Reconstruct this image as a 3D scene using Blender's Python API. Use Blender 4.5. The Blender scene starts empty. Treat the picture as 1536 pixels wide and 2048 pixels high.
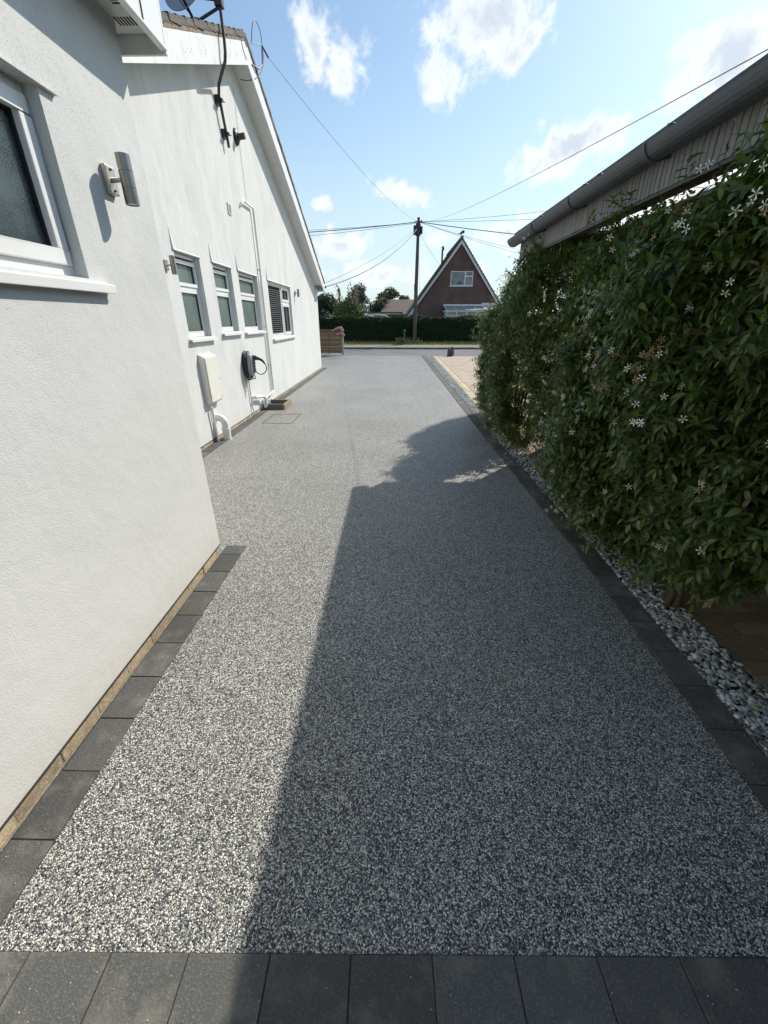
import bpy, bmesh, math, random
import numpy as np
from mathutils import Vector, Matrix, Euler
from math import radians, pi, sin, cos
random.seed(7); RNG = np.random.default_rng(7)
S = bpy.context.scene
COL = S.collection

# ------------------------------------------------------------------ camera
cam_d = bpy.data.cameras.new("camera"); cam = bpy.data.objects.new("camera", cam_d); COL.objects.link(cam)
cam_d.sensor_fit = 'VERTICAL'; cam_d.sensor_height = 36.0; cam_d.sensor_width = 27.0
cam_d.lens = 36.0 * 805 / 2048
cam_d.clip_start = 0.02; cam_d.clip_end = 6000
cam.location = (0, 0, 1.65)
cam.rotation_euler = (radians(90 - 25.444), 0, radians(1.0925))
S.camera = cam
S.render.resolution_x = 768; S.render.resolution_y = 1024

# ------------------------------------------------------------------ light
SUN = Vector((1.0, 1.13, 1.36)).normalized()
EL = math.asin(SUN.z); AZ = math.atan2(SUN.x, SUN.y)
sd = bpy.data.lights.new("sun", 'SUN'); sd.energy = 4.25; sd.angle = radians(0.55); sd.color = (1.0, 0.93, 0.83)
sun = bpy.data.objects.new("sun", sd); COL.objects.link(sun); sun.location = (10, 10, 20)
sun.rotation_euler = SUN.to_track_quat('Z', 'Y').to_euler()
SKY_STRENGTH = 0.148
EXPOSURE = 0.34
vs = S.view_settings
vs.view_transform = 'Standard'; vs.look = 'None'; vs.gamma = 1; vs.exposure = EXPOSURE; vs.use_curve_mapping = False

world = bpy.data.worlds.new("World"); S.world = world; world.use_nodes = True
wn = world.node_tree.nodes; wl = world.node_tree.links; wn.clear()
def N(nodes, t, **k):
    n = nodes.new(t)
    for a, b in k.items(): setattr(n, a, b)
    return n
def build_world():
    out = N(wn, 'ShaderNodeOutputWorld'); bg = N(wn, 'ShaderNodeBackground'); bg.inputs[1].default_value = SKY_STRENGTH
    wl.new(bg.outputs[0], out.inputs[0])
    sky = N(wn, 'ShaderNodeTexSky', sky_type='NISHITA'); sky.sun_disc = False
    sky.sun_elevation = EL; sky.sun_rotation = AZ; sky.air_density = 1.0; sky.dust_density = 0.6; sky.ozone_density = 1.6
    tc = N(wn, 'ShaderNodeTexCoord'); D = tc.outputs['Generated']
    def vm(op, a, b=None):
        n = N(wn, 'ShaderNodeVectorMath', operation=op)
        for i, v in enumerate((a, b)):
            if v is None: continue
            if isinstance(v, (tuple, list, Vector)): n.inputs[i].default_value = tuple(v)
            else: wl.new(v, n.inputs[i])
        return n
    def ma(op, a, b=None, c=None, clamp=False):
        n = N(wn, 'ShaderNodeMath', operation=op); n.use_clamp = clamp
        for i, v in enumerate((a, b, c)):
            if v is None: continue
            if isinstance(v, (int, float)): n.inputs[i].default_value = v
            else: wl.new(v, n.inputs[i])
        return n.outputs[0]
    def noise(scale, detail, rough, off=(0, 0, 0), dist=0.0):
        mp = vm('ADD', D, off)
        n = N(wn, 'ShaderNodeTexNoise'); n.inputs['Scale'].default_value = scale; n.inputs['Detail'].default_value = detail
        n.inputs['Roughness'].default_value = rough; n.inputs['Distortion'].default_value = dist
        wl.new(mp.outputs[0], n.inputs['Vector']); return n.outputs[0]
    # azimuth (deg, clockwise from the drive direction), elevation (deg), half width, half height (deg), tilt (deg), strength
    blobs = CLOUDS
    acc = None
    for (az, el, a, b, tilt, st) in blobs:
        az, el = radians(az), radians(el)
        c = Vector((sin(az) * cos(el), cos(az) * cos(el), sin(el)))
        r = Vector((cos(az), -sin(az), 0)); u = r.cross(c)
        t = radians(tilt); r2 = r * cos(t) + u * sin(t); u2 = -r * sin(t) + u * cos(t)
        a *= 1.18; b *= 1.18
        x = vm('DOT_PRODUCT', D, r2 / radians(a)).outputs['Value']
        y = vm('DOT_PRODUCT', D, u2 / radians(b)).outputs['Value']
        z = ma('MULTIPLY', ma('SUBTRACT', 0.6, vm('DOT_PRODUCT', D, c).outputs['Value'], clamp=True), 40.0)
        q = ma('SQRT', ma('ADD', ma('ADD', ma('MULTIPLY', x, x), ma('MULTIPLY', y, y)), z))
        v = ma('MULTIPLY', ma('SUBTRACT', 1.0, q), st)
        acc = v if acc is None else ma('MAXIMUM', acc, v)
    n1 = noise(15, 8, 0.60, (3.1, 0.4, 1.7), 0.35)
    n2 = noise(13, 5, 0.55, (3.1, 0.4, 1.74))
    n0 = noise(34, 6, 0.6, (7.1, 2.4, 0.7), 0.2)
    dens = ma('ADD', ma('ADD', acc, ma('MULTIPLY', ma('SUBTRACT', n1, 0.5), 4.2)), ma('MULTIPLY', ma('SUBTRACT', n0, 0.5), 1.6))
    cov = N(wn, 'ShaderNodeMapRange', interpolation_type='SMOOTHSTEP'); wl.new(dens, cov.inputs[0])
    cov.inputs[1].default_value = 0.10; cov.inputs[2].default_value = 1.15
    # lit cloud colour (in sky units): bright rims, greyer thick centres
    thick = N(wn, 'ShaderNodeMapRange', interpolation_type='SMOOTHSTEP'); wl.new(ma('ADD', dens, ma('MULTIPLY', ma('SUBTRACT', n2, 0.5), 1.4)), thick.inputs[0])
    thick.inputs[1].default_value = 0.7; thick.inputs[2].default_value = 1.9
    cc = N(wn, 'ShaderNodeMix', data_type='RGBA'); wl.new(thick.outputs[0], cc.inputs[0])
    cc.inputs[6].default_value = (5.75, 5.9, 5.95, 1); cc.inputs[7].default_value = (3.8, 4.25, 4.75, 1)
    # thin haze low on the horizon
    sep = N(wn, 'ShaderNodeSeparateXYZ'); wl.new(D, sep.inputs[0])
    hz = N(wn, 'ShaderNodeMapRange', interpolation_type='SMOOTHSTEP'); wl.new(sep.outputs[2], hz.inputs[0])
    hz.inputs[1].default_value = 0.42; hz.inputs[2].default_value = -0.02; hz.inputs[3].default_value = 0.0; hz.inputs[4].default_value = 0.85
    hsv = N(wn, 'ShaderNodeHueSaturation'); hsv.inputs['Saturation'].default_value = 0.93; hsv.inputs['Value'].default_value = 0.86
    tn = N(wn, 'ShaderNodeMix', data_type='RGBA', blend_type='MULTIPLY'); tn.inputs[0].default_value = 1; wl.new(sky.outputs[0], tn.inputs[6]); tn.inputs[7].default_value = (0.93, 1.03, 1.0, 1); wl.new(tn.outputs[2], hsv.inputs['Color'])
    hm = N(wn, 'ShaderNodeMix', data_type='RGBA'); wl.new(hz.outputs[0], hm.inputs[0]); wl.new(hsv.outputs[0], hm.inputs[6]); hm.inputs[7].default_value = (3.9, 4.5, 4.75, 1)
    mx = N(wn, 'ShaderNodeMix', data_type='RGBA'); wl.new(ma('MULTIPLY', cov.outputs[0], 0.93), mx.inputs[0])
    wl.new(hm.outputs[2], mx.inputs[6]); wl.new(cc.outputs[2], mx.inputs[7])
    wl.new(mx.outputs[2], bg.inputs[0])
CLOUDS = [(-8.0, 23.3, 2.2, 2.6, 0, 1.1), (-5.4, 22.3, 2.6, 2.6, -30, 1.35), (9.0, 25.0, 5.2, 4.2, 0, 1.6), (5.4, 21.6, 2.7, 2.3, 0, 1.35),
          (18.6, 15.9, 5.2, 2.5, 14, 1.9), (31, 20.3, 7.0, 2.8, 24, 1.7), (38, 24, 9, 4, 20, 1.6), (1.2, 12.9, 3.3, 1.3, -18, 1.45), (-8.0, 12.0, 1.0, .6, 0, 1.0),
          (-6.5, 8.1, 3.6, 1.6, 0, 1.45), (12.5, 8.9, 4.2, 2.0, 8, 1.45), (5.4, 8.6, 2.0, 1.2, 0, 1.25), (-2, 5.2, 7, 1.7, 0, .95), (9, 5.5, 6, 1.5, 0, .9),
          (-40, 25, 10, 5, 0, 1.4), (80, 22, 12, 5, 0, 1.4), (-80, 35, 14, 7, 0, 1.4), (120, 30, 14, 6, 0, 1.4), (175, 25, 16, 6, 0, 1.4), (-130, 28, 14, 6, 0, 1.4)]
build_world()

# ------------------------------------------------------------------ materials
def mat(name, col, rough=0.7, metal=0.0, spec=0.5, noise=None, noise2=None, bump=None, trans=None, coat=0.0, var=0.0):
    """noise=(scale, colour2, low, high [,detail]); bump=(scale, strength, distance)"""
    m = bpy.data.materials.new(name); m.use_nodes = True; nt = m.node_tree; n = nt.nodes; l = nt.links
    p = n['Principled BSDF']; p.inputs['Roughness'].default_value = rough; p.inputs['Metallic'].default_value = metal
    p.inputs['Specular IOR Level'].default_value = spec
    if coat: p.inputs['Coat Weight'].default_value = coat
    tc = N(n, 'ShaderNodeTexCoord'); V = tc.outputs['Object']
    if var:
        oi0 = N(n, 'ShaderNodeObjectInfo'); va = N(n, 'ShaderNodeVectorMath', operation='MULTIPLY_ADD'); l.new(oi0.outputs['Random'], va.inputs[0]); va.inputs[1].default_value = (37, 23, 11); l.new(V, va.inputs[2]); V = va.outputs[0]
    col = tuple(col) + (1,)
    cur = None
    for nz in (noise, noise2):
        if not nz: continue
        t = N(n, 'ShaderNodeTexNoise'); t.inputs['Scale'].default_value = nz[0]; t.inputs['Detail'].default_value = nz[4] if len(nz) > 4 else 5
        t.inputs['Roughness'].default_value = 0.6
        if len(nz) > 5:
            mp = N(n, 'ShaderNodeMapping'); mp.inputs['Scale'].default_value = nz[5]; l.new(V, mp.inputs[0]); l.new(mp.outputs[0], t.inputs['Vector'])
        else: l.new(V, t.inputs['Vector'])
        mr = N(n, 'ShaderNodeMapRange'); l.new(t.outputs[0], mr.inputs[0]); mr.inputs[1].default_value = nz[2]; mr.inputs[2].default_value = nz[3]
        mx = N(n, 'ShaderNodeMix', data_type='RGBA'); l.new(mr.outputs[0], mx.inputs[0])
        if cur is None: mx.inputs[6].default_value = col
        else: l.new(cur, mx.inputs[6])
        mx.inputs[7].default_value = tuple(nz[1]) + (1,); cur = mx.outputs[2]
    if var:
        oi = N(n, 'ShaderNodeObjectInfo'); mr = N(n, 'ShaderNodeMapRange'); l.new(oi.outputs['Random'], mr.inputs[0])
        mr.inputs[3].default_value = 1 - var; mr.inputs[4].default_value = 1 + var
        h = N(n, 'ShaderNodeHueSaturation'); l.new(mr.outputs[0], h.inputs['Value'])
        if cur is None: h.inputs['Color'].default_value = col
        else: l.new(cur, h.inputs['Color'])
        cur = h.outputs[0]
    if cur is None: p.inputs['Base Color'].default_value = col
    else: l.new(cur, p.inputs['Base Color'])
    if bump:
        t = N(n, 'ShaderNodeTexNoise'); t.inputs['Scale'].default_value = bump[0]; t.inputs['Detail'].default_value = 4; l.new(V, t.inputs['Vector'])
        b = N(n, 'ShaderNodeBump'); b.inputs['Strength'].default_value = bump[1]; b.inputs['Distance'].default_value = bump[2]
        l.new(t.outputs[0], b.inputs['Height']); l.new(b.outputs[0], p.inputs['Normal'])
    return m
M = {}
M['upvc'] = mat('upvc', (0.78, 0.79, 0.78), 0.32, noise=(3, (0.70, 0.71, 0.69), .45, .75))
M['upvc_dirty'] = mat('upvc_dirty', (0.76, 0.76, 0.74), 0.4, noise=(5, (0.55, 0.54, 0.48), .5, .8), noise2=(40, (0.6, 0.6, 0.56), .6, .8))
M['soffit'] = mat('soffit_white', (0.66, 0.67, 0.66), 0.45, noise=(6, (0.5, 0.5, 0.48), .5, .9))
M['seal'] = mat('rubber_seal', (0.02, 0.02, 0.02), 0.6)
M['dark'] = mat('dark_slot', (0.03, 0.03, 0.03), 0.8)
M['steel'] = mat('brushed_steel', (0.30, 0.28, 0.25), 0.34, metal=1.0, noise=(4, (0.24, 0.22, 0.195), .4, .7, 6, (30, 30, 1)))
M['steel_dull'] = mat('dull_steel', (0.46, 0.43, 0.38), 0.4, metal=0.9, noise=(60, (0.3, 0.27, 0.22), .5, .75))
M['black'] = mat('black_plastic', (0.018, 0.02, 0.023), 0.42, noise=(20, (0.03, 0.032, 0.035), .4, .7))
M['cable'] = mat('cable_black', (0.03, 0.032, 0.036), 0.5)
M['grey_plastic'] = mat('grey_plastic', (0.30, 0.34, 0.37), 0.3, noise=(8, (0.25, 0.28, 0.31), .4, .7))
M['cream_box'] = mat('cream_plastic', (0.74, 0.73, 0.67), 0.45, noise=(4, (0.66, 0.65, 0.58), .4, .8))
M['pipe_white'] = mat('painted_pipe', (0.74, 0.74, 0.71), 0.5, noise=(12, (0.6, 0.59, 0.53), .5, .8), bump=(60, .2, .002))
M['brick'] = mat('buff_brick', (0.40, 0.315, 0.20), 0.9, noise=(14, (0.24, 0.18, 0.12), .45, .75), noise2=(60, (0.50, 0.43, 0.31), .46, .66), bump=(120, .6, .004), var=.22)
M['mortar'] = mat('mortar', (0.42, 0.36, 0.26), 0.95, noise=(30, (0.22, 0.18, 0.12), .4, .7), bump=(150, .6, .003))
M['block'] = mat('charcoal_block', (0.075, 0.076, 0.072), 0.85, noise=(9, (0.19, 0.18, 0.15), .50, .80, 9), noise2=(170, (0.19, 0.188, 0.175), .52, .78), bump=(170, .8, .003), var=.22)
M['joint'] = mat('joint_sand', (0.03, 0.03, 0.028), 0.95, noise=(80, (0.06, 0.055, 0.045), .4, .7))
M['soil'] = mat('soil', (0.05, 0.04, 0.03), 0.95, noise=(20, (0.09, 0.07, 0.05), .4, .7), bump=(60, .6, .01))
M['asphalt'] = mat('asphalt', (0.15, 0.155, 0.16), 0.85, noise=(0.7, (0.11, 0.112, 0.115), .4, .65, 8), noise2=(60, (0.24, 0.24, 0.24), .55, .8), bump=(90, .4, .006))
M['pavement'] = mat('pavement', (0.25, 0.235, 0.21), 0.9, noise=(1.2, (0.18, 0.17, 0.15), .4, .7), noise2=(50, (0.3, 0.28, 0.25), .5, .8))
M['kerbstone'] = mat('kerbstone', (0.2, 0.195, 0.18), 0.9, noise=(5, (0.12, 0.11, 0.10), .4, .7))
M['ground'] = mat('ground_earth', (0.10, 0.12, 0.06), 0.95, noise=(0.6, (0.14, 0.12, 0.07), .4, .7), bump=(8, .4, .03))
M['verge'] = mat('verge_soil', (0.20, 0.17, 0.07), 0.95, noise=(1.5, (0.13, 0.14, 0.05), .4, .65), noise2=(14, (0.3, 0.26, 0.12), .5, .8))
M['tile'] = mat('roof_tile', (0.085, 0.075, 0.068), 0.8, noise=(12, (0.15, 0.12, 0.09), .45, .7), noise2=(60, (0.05, 0.045, 0.04), .5, .8), bump=(60, .5, .005), var=.25)
M['undercloak'] = mat('undercloak', (0.24, 0.19, 0.14), 0.85, noise=(14, (0.13, 0.10, 0.075), .4, .7), var=.2)
M['house_tile'] = mat('slate_tile', (0.07, 0.075, 0.085), 0.75, noise=(5, (0.11, 0.11, 0.11), .45, .7))
M['brown_tile'] = mat('brown_tile', (0.20, 0.155, 0.135), 0.85, noise=(2, (0.15, 0.115, 0.10), .4, .7))
M['fence_wood'] = mat('fence_wood', (0.27, 0.19, 0.11), 0.85, noise=(5, (0.16, 0.11, 0.065), .4, .7, 6, (1, 1, 14)), var=.35)
M['post_wood'] = mat('post_concrete', (0.42, 0.38, 0.31), 0.85, noise=(9, (0.3, 0.27, 0.21), .4, .7))
M['timber'] = mat('planter_timber', (0.30, 0.235, 0.15), 0.85, noise=(7, (0.2, 0.16, 0.11), .4, .7, 6, (3, 14, 14)), bump=(60, .3, .003))
M['timber_grey'] = mat('weathered_timber', (0.17, 0.16, 0.14), 0.85, noise=(7, (0.11, 0.10, 0.09), .4, .7, 6, (3, 14, 14)), bump=(60, .3, .003))
M['pole_wood'] = mat('pole_wood', (0.12, 0.10, 0.085), 0.85, noise=(5, (0.075, 0.062, 0.055), .4, .7, 6, (8, 8, .4)))
M['cladding'] = mat('cladding_board', (0.215, 0.22, 0.215), 0.7, noise=(8, (0.17, 0.17, 0.162), .4, .7, 6, (6, 6, 1)), var=.12)
M['gutter'] = mat('gutter_plastic', (0.05, 0.058, 0.066), 0.5, noise=(60, (0.08, 0.09, 0.098), .4, .75), bump=(40, .2, .003))
M['fascia_dark'] = mat('fascia_dark', (0.05, 0.047, 0.043), 0.6, noise=(5, (0.08, 0.075, 0.07), .4, .7))
M['stem'] = mat('woody_stem', (0.10, 0.065, 0.04), 0.85, noise=(30, (0.06, 0.04, 0.025), .4, .7), bump=(80, .5, .004))
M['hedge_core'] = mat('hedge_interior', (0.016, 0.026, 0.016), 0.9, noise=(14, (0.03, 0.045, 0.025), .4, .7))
M['car_white'] = mat('car_paint', (0.75, 0.76, 0.77), 0.2, coat=.5)
M['glass_dark'] = mat('window_glass_dark', (0.03, 0.035, 0.04), 0.06, spec=.9)
M['house_glass'] = mat('house_glass', (0.16, 0.20, 0.22), 0.08, spec=.9, noise=(1.2, (0.08, 0.10, 0.12), .45, .6))
M['curtain_glass'] = mat('conservatory_blind', (0.46, 0.43, 0.33), 0.3, noise=(3, (0.30, 0.28, 0.22), .4, .65))
M['frost'] = mat('frosted_glass', (0.12, 0.165, 0.15), 0.25, spec=.7, noise=(1.6, (0.085, 0.12, 0.11), .4, .65), bump=(60, .15, .003))
M['blind'] = mat('blind_slat', (0.075, 0.08, 0.08), 0.5)
M['pink'] = mat('pink_cloth', (0.60, 0.33, 0.37), 0.8, noise=(30, (0.42, 0.12, 0.17), .4, .6))
M['white_cloth'] = mat('white_cloth', (0.75, 0.72, 0.70), 0.8)
M['bag'] = mat('bag_plastic', (0.035, 0.027, 0.04), 0.4, noise=(9, (0.17, 0.14, 0.20), .5, .62), bump=(20, .7, .02))
M['petal'] = mat('jasmine_petal', (0.78, 0.77, 0.66), 0.6)
M['petal_old'] = mat('faded_petal', (0.50, 0.34, 0.16), 0.7, noise=(60, (0.34, 0.2, 0.09), .4, .6))
M['litter'] = mat('dry_leaf', (0.36, 0.25, 0.08), 0.7, noise=(60, (0.22, 0.13, 0.05), .4, .6))
M['pebble_yellow'] = mat('yellow_petal', (0.5, 0.45, 0.14), 0.6)
M['marker_green'] = mat('marker_green', (0.03, 0.08, 0.06), 0.5)
M['lead'] = mat('canopy_sheet', (0.35, 0.36, 0.37), 0.5)

def render_mat(name, streaks):
    """thin coat silicone render: fine grain relief, algae specks or rain streaks"""
    m = bpy.data.materials.new(name); m.use_nodes = True; nt = m.node_tree; n = nt.nodes; l = nt.links
    p = n['Principled BSDF']; p.inputs['Roughness'].default_value = 0.85; p.inputs['Specular IOR Level'].default_value = 0.25
    V = N(n, 'ShaderNodeTexCoord').outputs['Object']
    def nz(scale, det, mp=None, rough=.6):
        t = N(n, 'ShaderNodeTexNoise'); t.inputs['Scale'].default_value = scale; t.inputs['Detail'].default_value = det; t.inputs['Roughness'].default_value = rough
        if mp:
            q = N(n, 'ShaderNodeMapping'); q.inputs['Scale'].default_value = mp; l.new(V, q.inputs[0]); l.new(q.outputs[0], t.inputs['Vector'])
        else: l.new(V, t.inputs['Vector'])
        return t.outputs[0]
    def mr(v, a, b, c=0., d=1.):
        r = N(n, 'ShaderNodeMapRange'); l.new(v, r.inputs[0])
        for i, k in zip((1, 2, 3, 4), (a, b, c, d)): r.inputs[i].default_value = k
        return r.outputs[0]
    def mul(a, b):
        r = N(n, 'ShaderNodeMath', operation='MULTIPLY'); l.new(a, r.inputs[0])
        if isinstance(b, float): r.inputs[1].default_value = b
        else: l.new(b, r.inputs[1])
        return r.outputs[0]
    def mix(f, a, b):
        x = N(n, 'ShaderNodeMix', data_type='RGBA'); l.new(f, x.inputs[0])
        if isinstance(a, tuple): x.inputs[6].default_value = a + (1,)
        else: l.new(a, x.inputs[6])
        x.inputs[7].default_value = b + (1,); return x.outputs[2]
    base = (0.665, 0.675, 0.66)
    big = mr(nz(1.3, 4), .38, .72)
    c = mix(mul(big, .55), base, (0.60, 0.62, 0.61))
    sep = N(n, 'ShaderNodeSeparateXYZ'); l.new(V, sep.inputs[0])
    up = mr(sep.outputs[2], 0.8, 2.6)
    if streaks:
        st = mr(nz(1.0, 8, (1, 2.4, .9), .68), .44, .72)
        c = mix(mul(st, .50), c, (0.47, 0.48, 0.465))
        st2 = mr(nz(1.0, 7, (1, 7, 1.3), .7), .50, .78)
        c = mix(mul(mul(st2, up), .38), c, (0.40, 0.41, 0.39))
        sp = mr(nz(170, 2), .62, .72)
        c = mix(mul(mul(sp, up), .35), c, (0.26, 0.27, 0.25))
    else:
        sp = mr(nz(210, 2), .54, .66); pt = mr(nz(2.2, 4), .3, .6)
        c = mix(mul(mul(mul(sp, up), pt), .7), c, (0.24, 0.25, 0.23))
        c = mix(mul(mul(up, pt), .25), c, (0.48, 0.49, 0.47))
        band = mr(sep.outputs[2], .30, .09, 0., .35); c = mix(band, c, (0.56, 0.51, 0.42))
    l.new(c, p.inputs['Base Color'])
    b = N(n, 'ShaderNodeBump'); b.inputs['Strength'].default_value = .55; b.inputs['Distance'].default_value = .0035
    l.new(nz(150, 4), b.inputs['Height'])
    b2 = N(n, 'ShaderNodeBump'); b2.inputs['Strength'].default_value = .35; b2.inputs['Distance'].default_value = .02
    l.new(nz(3.5, 3), b2.inputs['Height']); l.new(b.outputs[0], b2.inputs['Normal']); l.new(b2.outputs[0], p.inputs['Normal'])
    return m
M['render_near'] = render_mat('white_render_grainy', False)
M['render_far'] = render_mat('white_render_streaked', True)

def resin_mat():
    m = bpy.data.materials.new('resin_bound_gravel'); m.use_nodes = True; nt = m.node_tree; n = nt.nodes; l = nt.links
    p = n['Principled BSDF']; p.inputs['Roughness'].default_value = 0.42; p.inputs['Specular IOR Level'].default_value = .45
    V = N(n, 'ShaderNodeTexCoord').outputs['Object']
    w = N(n, 'ShaderNodeTexNoise'); w.inputs['Scale'].default_value = 120; w.inputs['Detail'].default_value = 2; l.new(V, w.inputs['Vector'])
    wm = N(n, 'ShaderNodeMix', data_type='VECTOR'); wm.inputs[0].default_value = .008
    l.new(V, wm.inputs[4]); l.new(w.outputs['Color'], wm.inputs[5])
    v = N(n, 'ShaderNodeTexVoronoi', feature='F1'); v.inputs['Scale'].default_value = 232; v.inputs['Randomness'].default_value = 1.0
    l.new(wm.outputs[1], v.inputs['Vector'])
    s = N(n, 'ShaderNodeSeparateColor'); l.new(v.outputs['Color'], s.inputs[0])
    cr = N(n, 'ShaderNodeValToRGB'); cr.color_ramp.interpolation = 'CONSTANT'
    el = cr.color_ramp.elements; el[0].position = 0; el[0].color = (0.015, 0.018, 0.028, 1)
    el[1].position = .17; el[1].color = (0.05, 0.055, 0.07, 1)
    for ps, c in ((.30, (0.15, 0.155, 0.16)), (.46, (0.27, 0.27, 0.255)), (.64, (0.44, 0.43, 0.37)), (.79, (0.68, 0.665, 0.56)), (.91, (0.80, 0.79, 0.73))):
        e = el.new(ps); e.color = c + (1,)
    l.new(s.outputs[0], cr.inputs[0])
    ds = N(n, 'ShaderNodeMapRange'); l.new(v.outputs['Distance'], ds.inputs[0])
    ds.inputs[1].default_value = .42; ds.inputs[2].default_value = .75; ds.inputs[3].default_value = 0; ds.inputs[4].default_value = .82
    mx = N(n, 'ShaderNodeMix', data_type='RGBA'); l.new(ds.outputs[0], mx.inputs[0]); l.new(cr.outputs[0], mx.inputs[6]); mx.inputs[7].default_value = (0.02, 0.022, 0.026, 1)
    # faint trowel patches and dust
    t = N(n, 'ShaderNodeTexNoise'); t.inputs['Scale'].default_value = .8; t.inputs['Detail'].default_value = 6; l.new(V, t.inputs['Vector'])
    r = N(n, 'ShaderNodeMapRange'); l.new(t.outputs[0], r.inputs[0]); r.inputs[1].default_value = .35; r.inputs[2].default_value = .7; r.inputs[3].default_value = 1.02; r.inputs[4].default_value = 1.26
    h = N(n, 'ShaderNodeHueSaturation'); l.new(r.outputs[0], h.inputs['Value']); l.new(mx.outputs[2], h.inputs['Color'])
    l.new(h.outputs[0], p.inputs['Base Color'])
    inv = N(n, 'ShaderNodeMath', operation='SUBTRACT'); inv.inputs[0].default_value = 1.0; l.new(v.outputs['Distance'], inv.inputs[1])
    b = N(n, 'ShaderNodeBump'); b.inputs['Strength'].default_value = .8; b.inputs['Distance'].default_value = .004; l.new(inv.outputs[0], b.inputs['Height'])
    l.new(b.outputs[0], p.inputs['Normal']); return m
M['resin'] = resin_mat()

def tint_mat(name, rough=.6, spec=.4, translucent=0.0, bump=None):
    """colour comes from the per-piece colour attribute 'tint'"""
    m = bpy.data.materials.new(name); m.use_nodes = True; nt = m.node_tree; n = nt.nodes; l = nt.links
    p = n['Principled BSDF']; p.inputs['Roughness'].default_value = rough; p.inputs['Specular IOR Level'].default_value = spec
    a = N(n, 'ShaderNodeAttribute', attribute_name='tint'); l.new(a.outputs['Color'], p.inputs['Base Color'])
    if bump:
        V = N(n, 'ShaderNodeTexCoord').outputs['Object']
        t = N(n, 'ShaderNodeTexNoise'); t.inputs['Scale'].default_value = bump[0]; l.new(V, t.inputs['Vector'])
        b = N(n, 'ShaderNodeBump'); b.inputs['Strength'].default_value = bump[1]; b.inputs['Distance'].default_value = bump[2]
        l.new(t.outputs[0], b.inputs['Height']); l.new(b.outputs[0], p.inputs['Normal'])
        mr = N(n, 'ShaderNodeMapRange'); l.new(t.outputs[0], mr.inputs[0]); mr.inputs[1].default_value = .3; mr.inputs[2].default_value = .7; mr.inputs[3].default_value = .75; mr.inputs[4].default_value = 1.2
        h = N(n, 'ShaderNodeHueSaturation'); l.new(mr.outputs[0], h.inputs['Value']); l.new(a.outputs['Color'], h.inputs['Color']); l.new(h.outputs[0], p.inputs['Base Color'])
    if translucent:
        tr = N(n, 'ShaderNodeBsdfTranslucent'); hs = N(n, 'ShaderNodeHueSaturation'); hs.inputs['Value'].default_value = 1.6; hs.inputs['Saturation'].default_value = 1.1
        l.new(a.outputs['Color'], hs.inputs['Color']); l.new(hs.outputs[0], tr.inputs['Color'])
        ms = N(n, 'ShaderNodeMixShader'); ms.inputs[0].default_value = translucent
        l.new(p.outputs[0], ms.inputs[1]); l.new(tr.outputs[0], ms.inputs[2]); l.new(ms.outputs[0], n['Material Output'].inputs[0])
    return m
M['leaf'] = tint_mat('jasmine_leaf', .30, .6, .42)
M['leaf_far'] = tint_mat('tree_leaf', .55, .3, .15)
M['stones'] = tint_mat('side_gravel', .7, .4, 0, (60, .4, .003))
M['pavers'] = tint_mat('clay_pavers', .85, .3, 0, (50, .4, .003))
M['grassblade'] = tint_mat('dry_grass', .8, .2, .2)

def brickwall_mat():
    m = bpy.data.materials.new('red_brickwork'); m.use_nodes = True; nt = m.node_tree; n = nt.nodes; l = nt.links
    p = n['Principled BSDF']; p.inputs['Roughness'].default_value = .9
    V = N(n, 'ShaderNodeTexCoord').outputs['Object']
    sp = N(n, 'ShaderNodeSeparateXYZ'); l.new(V, sp.inputs[0]); ad = N(n, 'ShaderNodeMath', operation='ADD'); l.new(sp.outputs[0], ad.inputs[0]); l.new(sp.outputs[1], ad.inputs[1])
    cb = N(n, 'ShaderNodeCombineXYZ'); l.new(ad.outputs[0], cb.inputs[0]); l.new(sp.outputs[2], cb.inputs[1])
    b = N(n, 'ShaderNodeTexBrick'); b.inputs['Scale'].default_value = 1; b.inputs['Brick Width'].default_value = .225; b.inputs['Row Height'].default_value = .075
    b.inputs['Mortar Size'].default_value = .009; b.inputs['Color1'].default_value = (0.165, 0.078, 0.062, 1); b.inputs['Color2'].default_value = (0.105, 0.055, 0.05, 1); b.inputs['Mortar'].default_value = (0.17, 0.135, 0.12, 1)
    l.new(cb.outputs[0], b.inputs['Vector'])
    t = N(n, 'ShaderNodeTexNoise'); t.inputs['Scale'].default_value = 1.3; t.inputs['Detail'].default_value = 6; l.new(V, t.inputs['Vector'])
    r = N(n, 'ShaderNodeMapRange'); l.new(t.outputs[0], r.inputs[0]); r.inputs[1].default_value = .3; r.inputs[2].default_value = .7; r.inputs[3].default_value = .8; r.inputs[4].default_value = 1.25
    h = N(n, 'ShaderNodeHueSaturation'); l.new(r.outputs[0], h.inputs['Value']); l.new(b.outputs[0], h.inputs['Color']); l.new(h.outputs[0], p.inputs['Base Color'])
    return m
M['redbrick'] = brickwall_mat()

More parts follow.
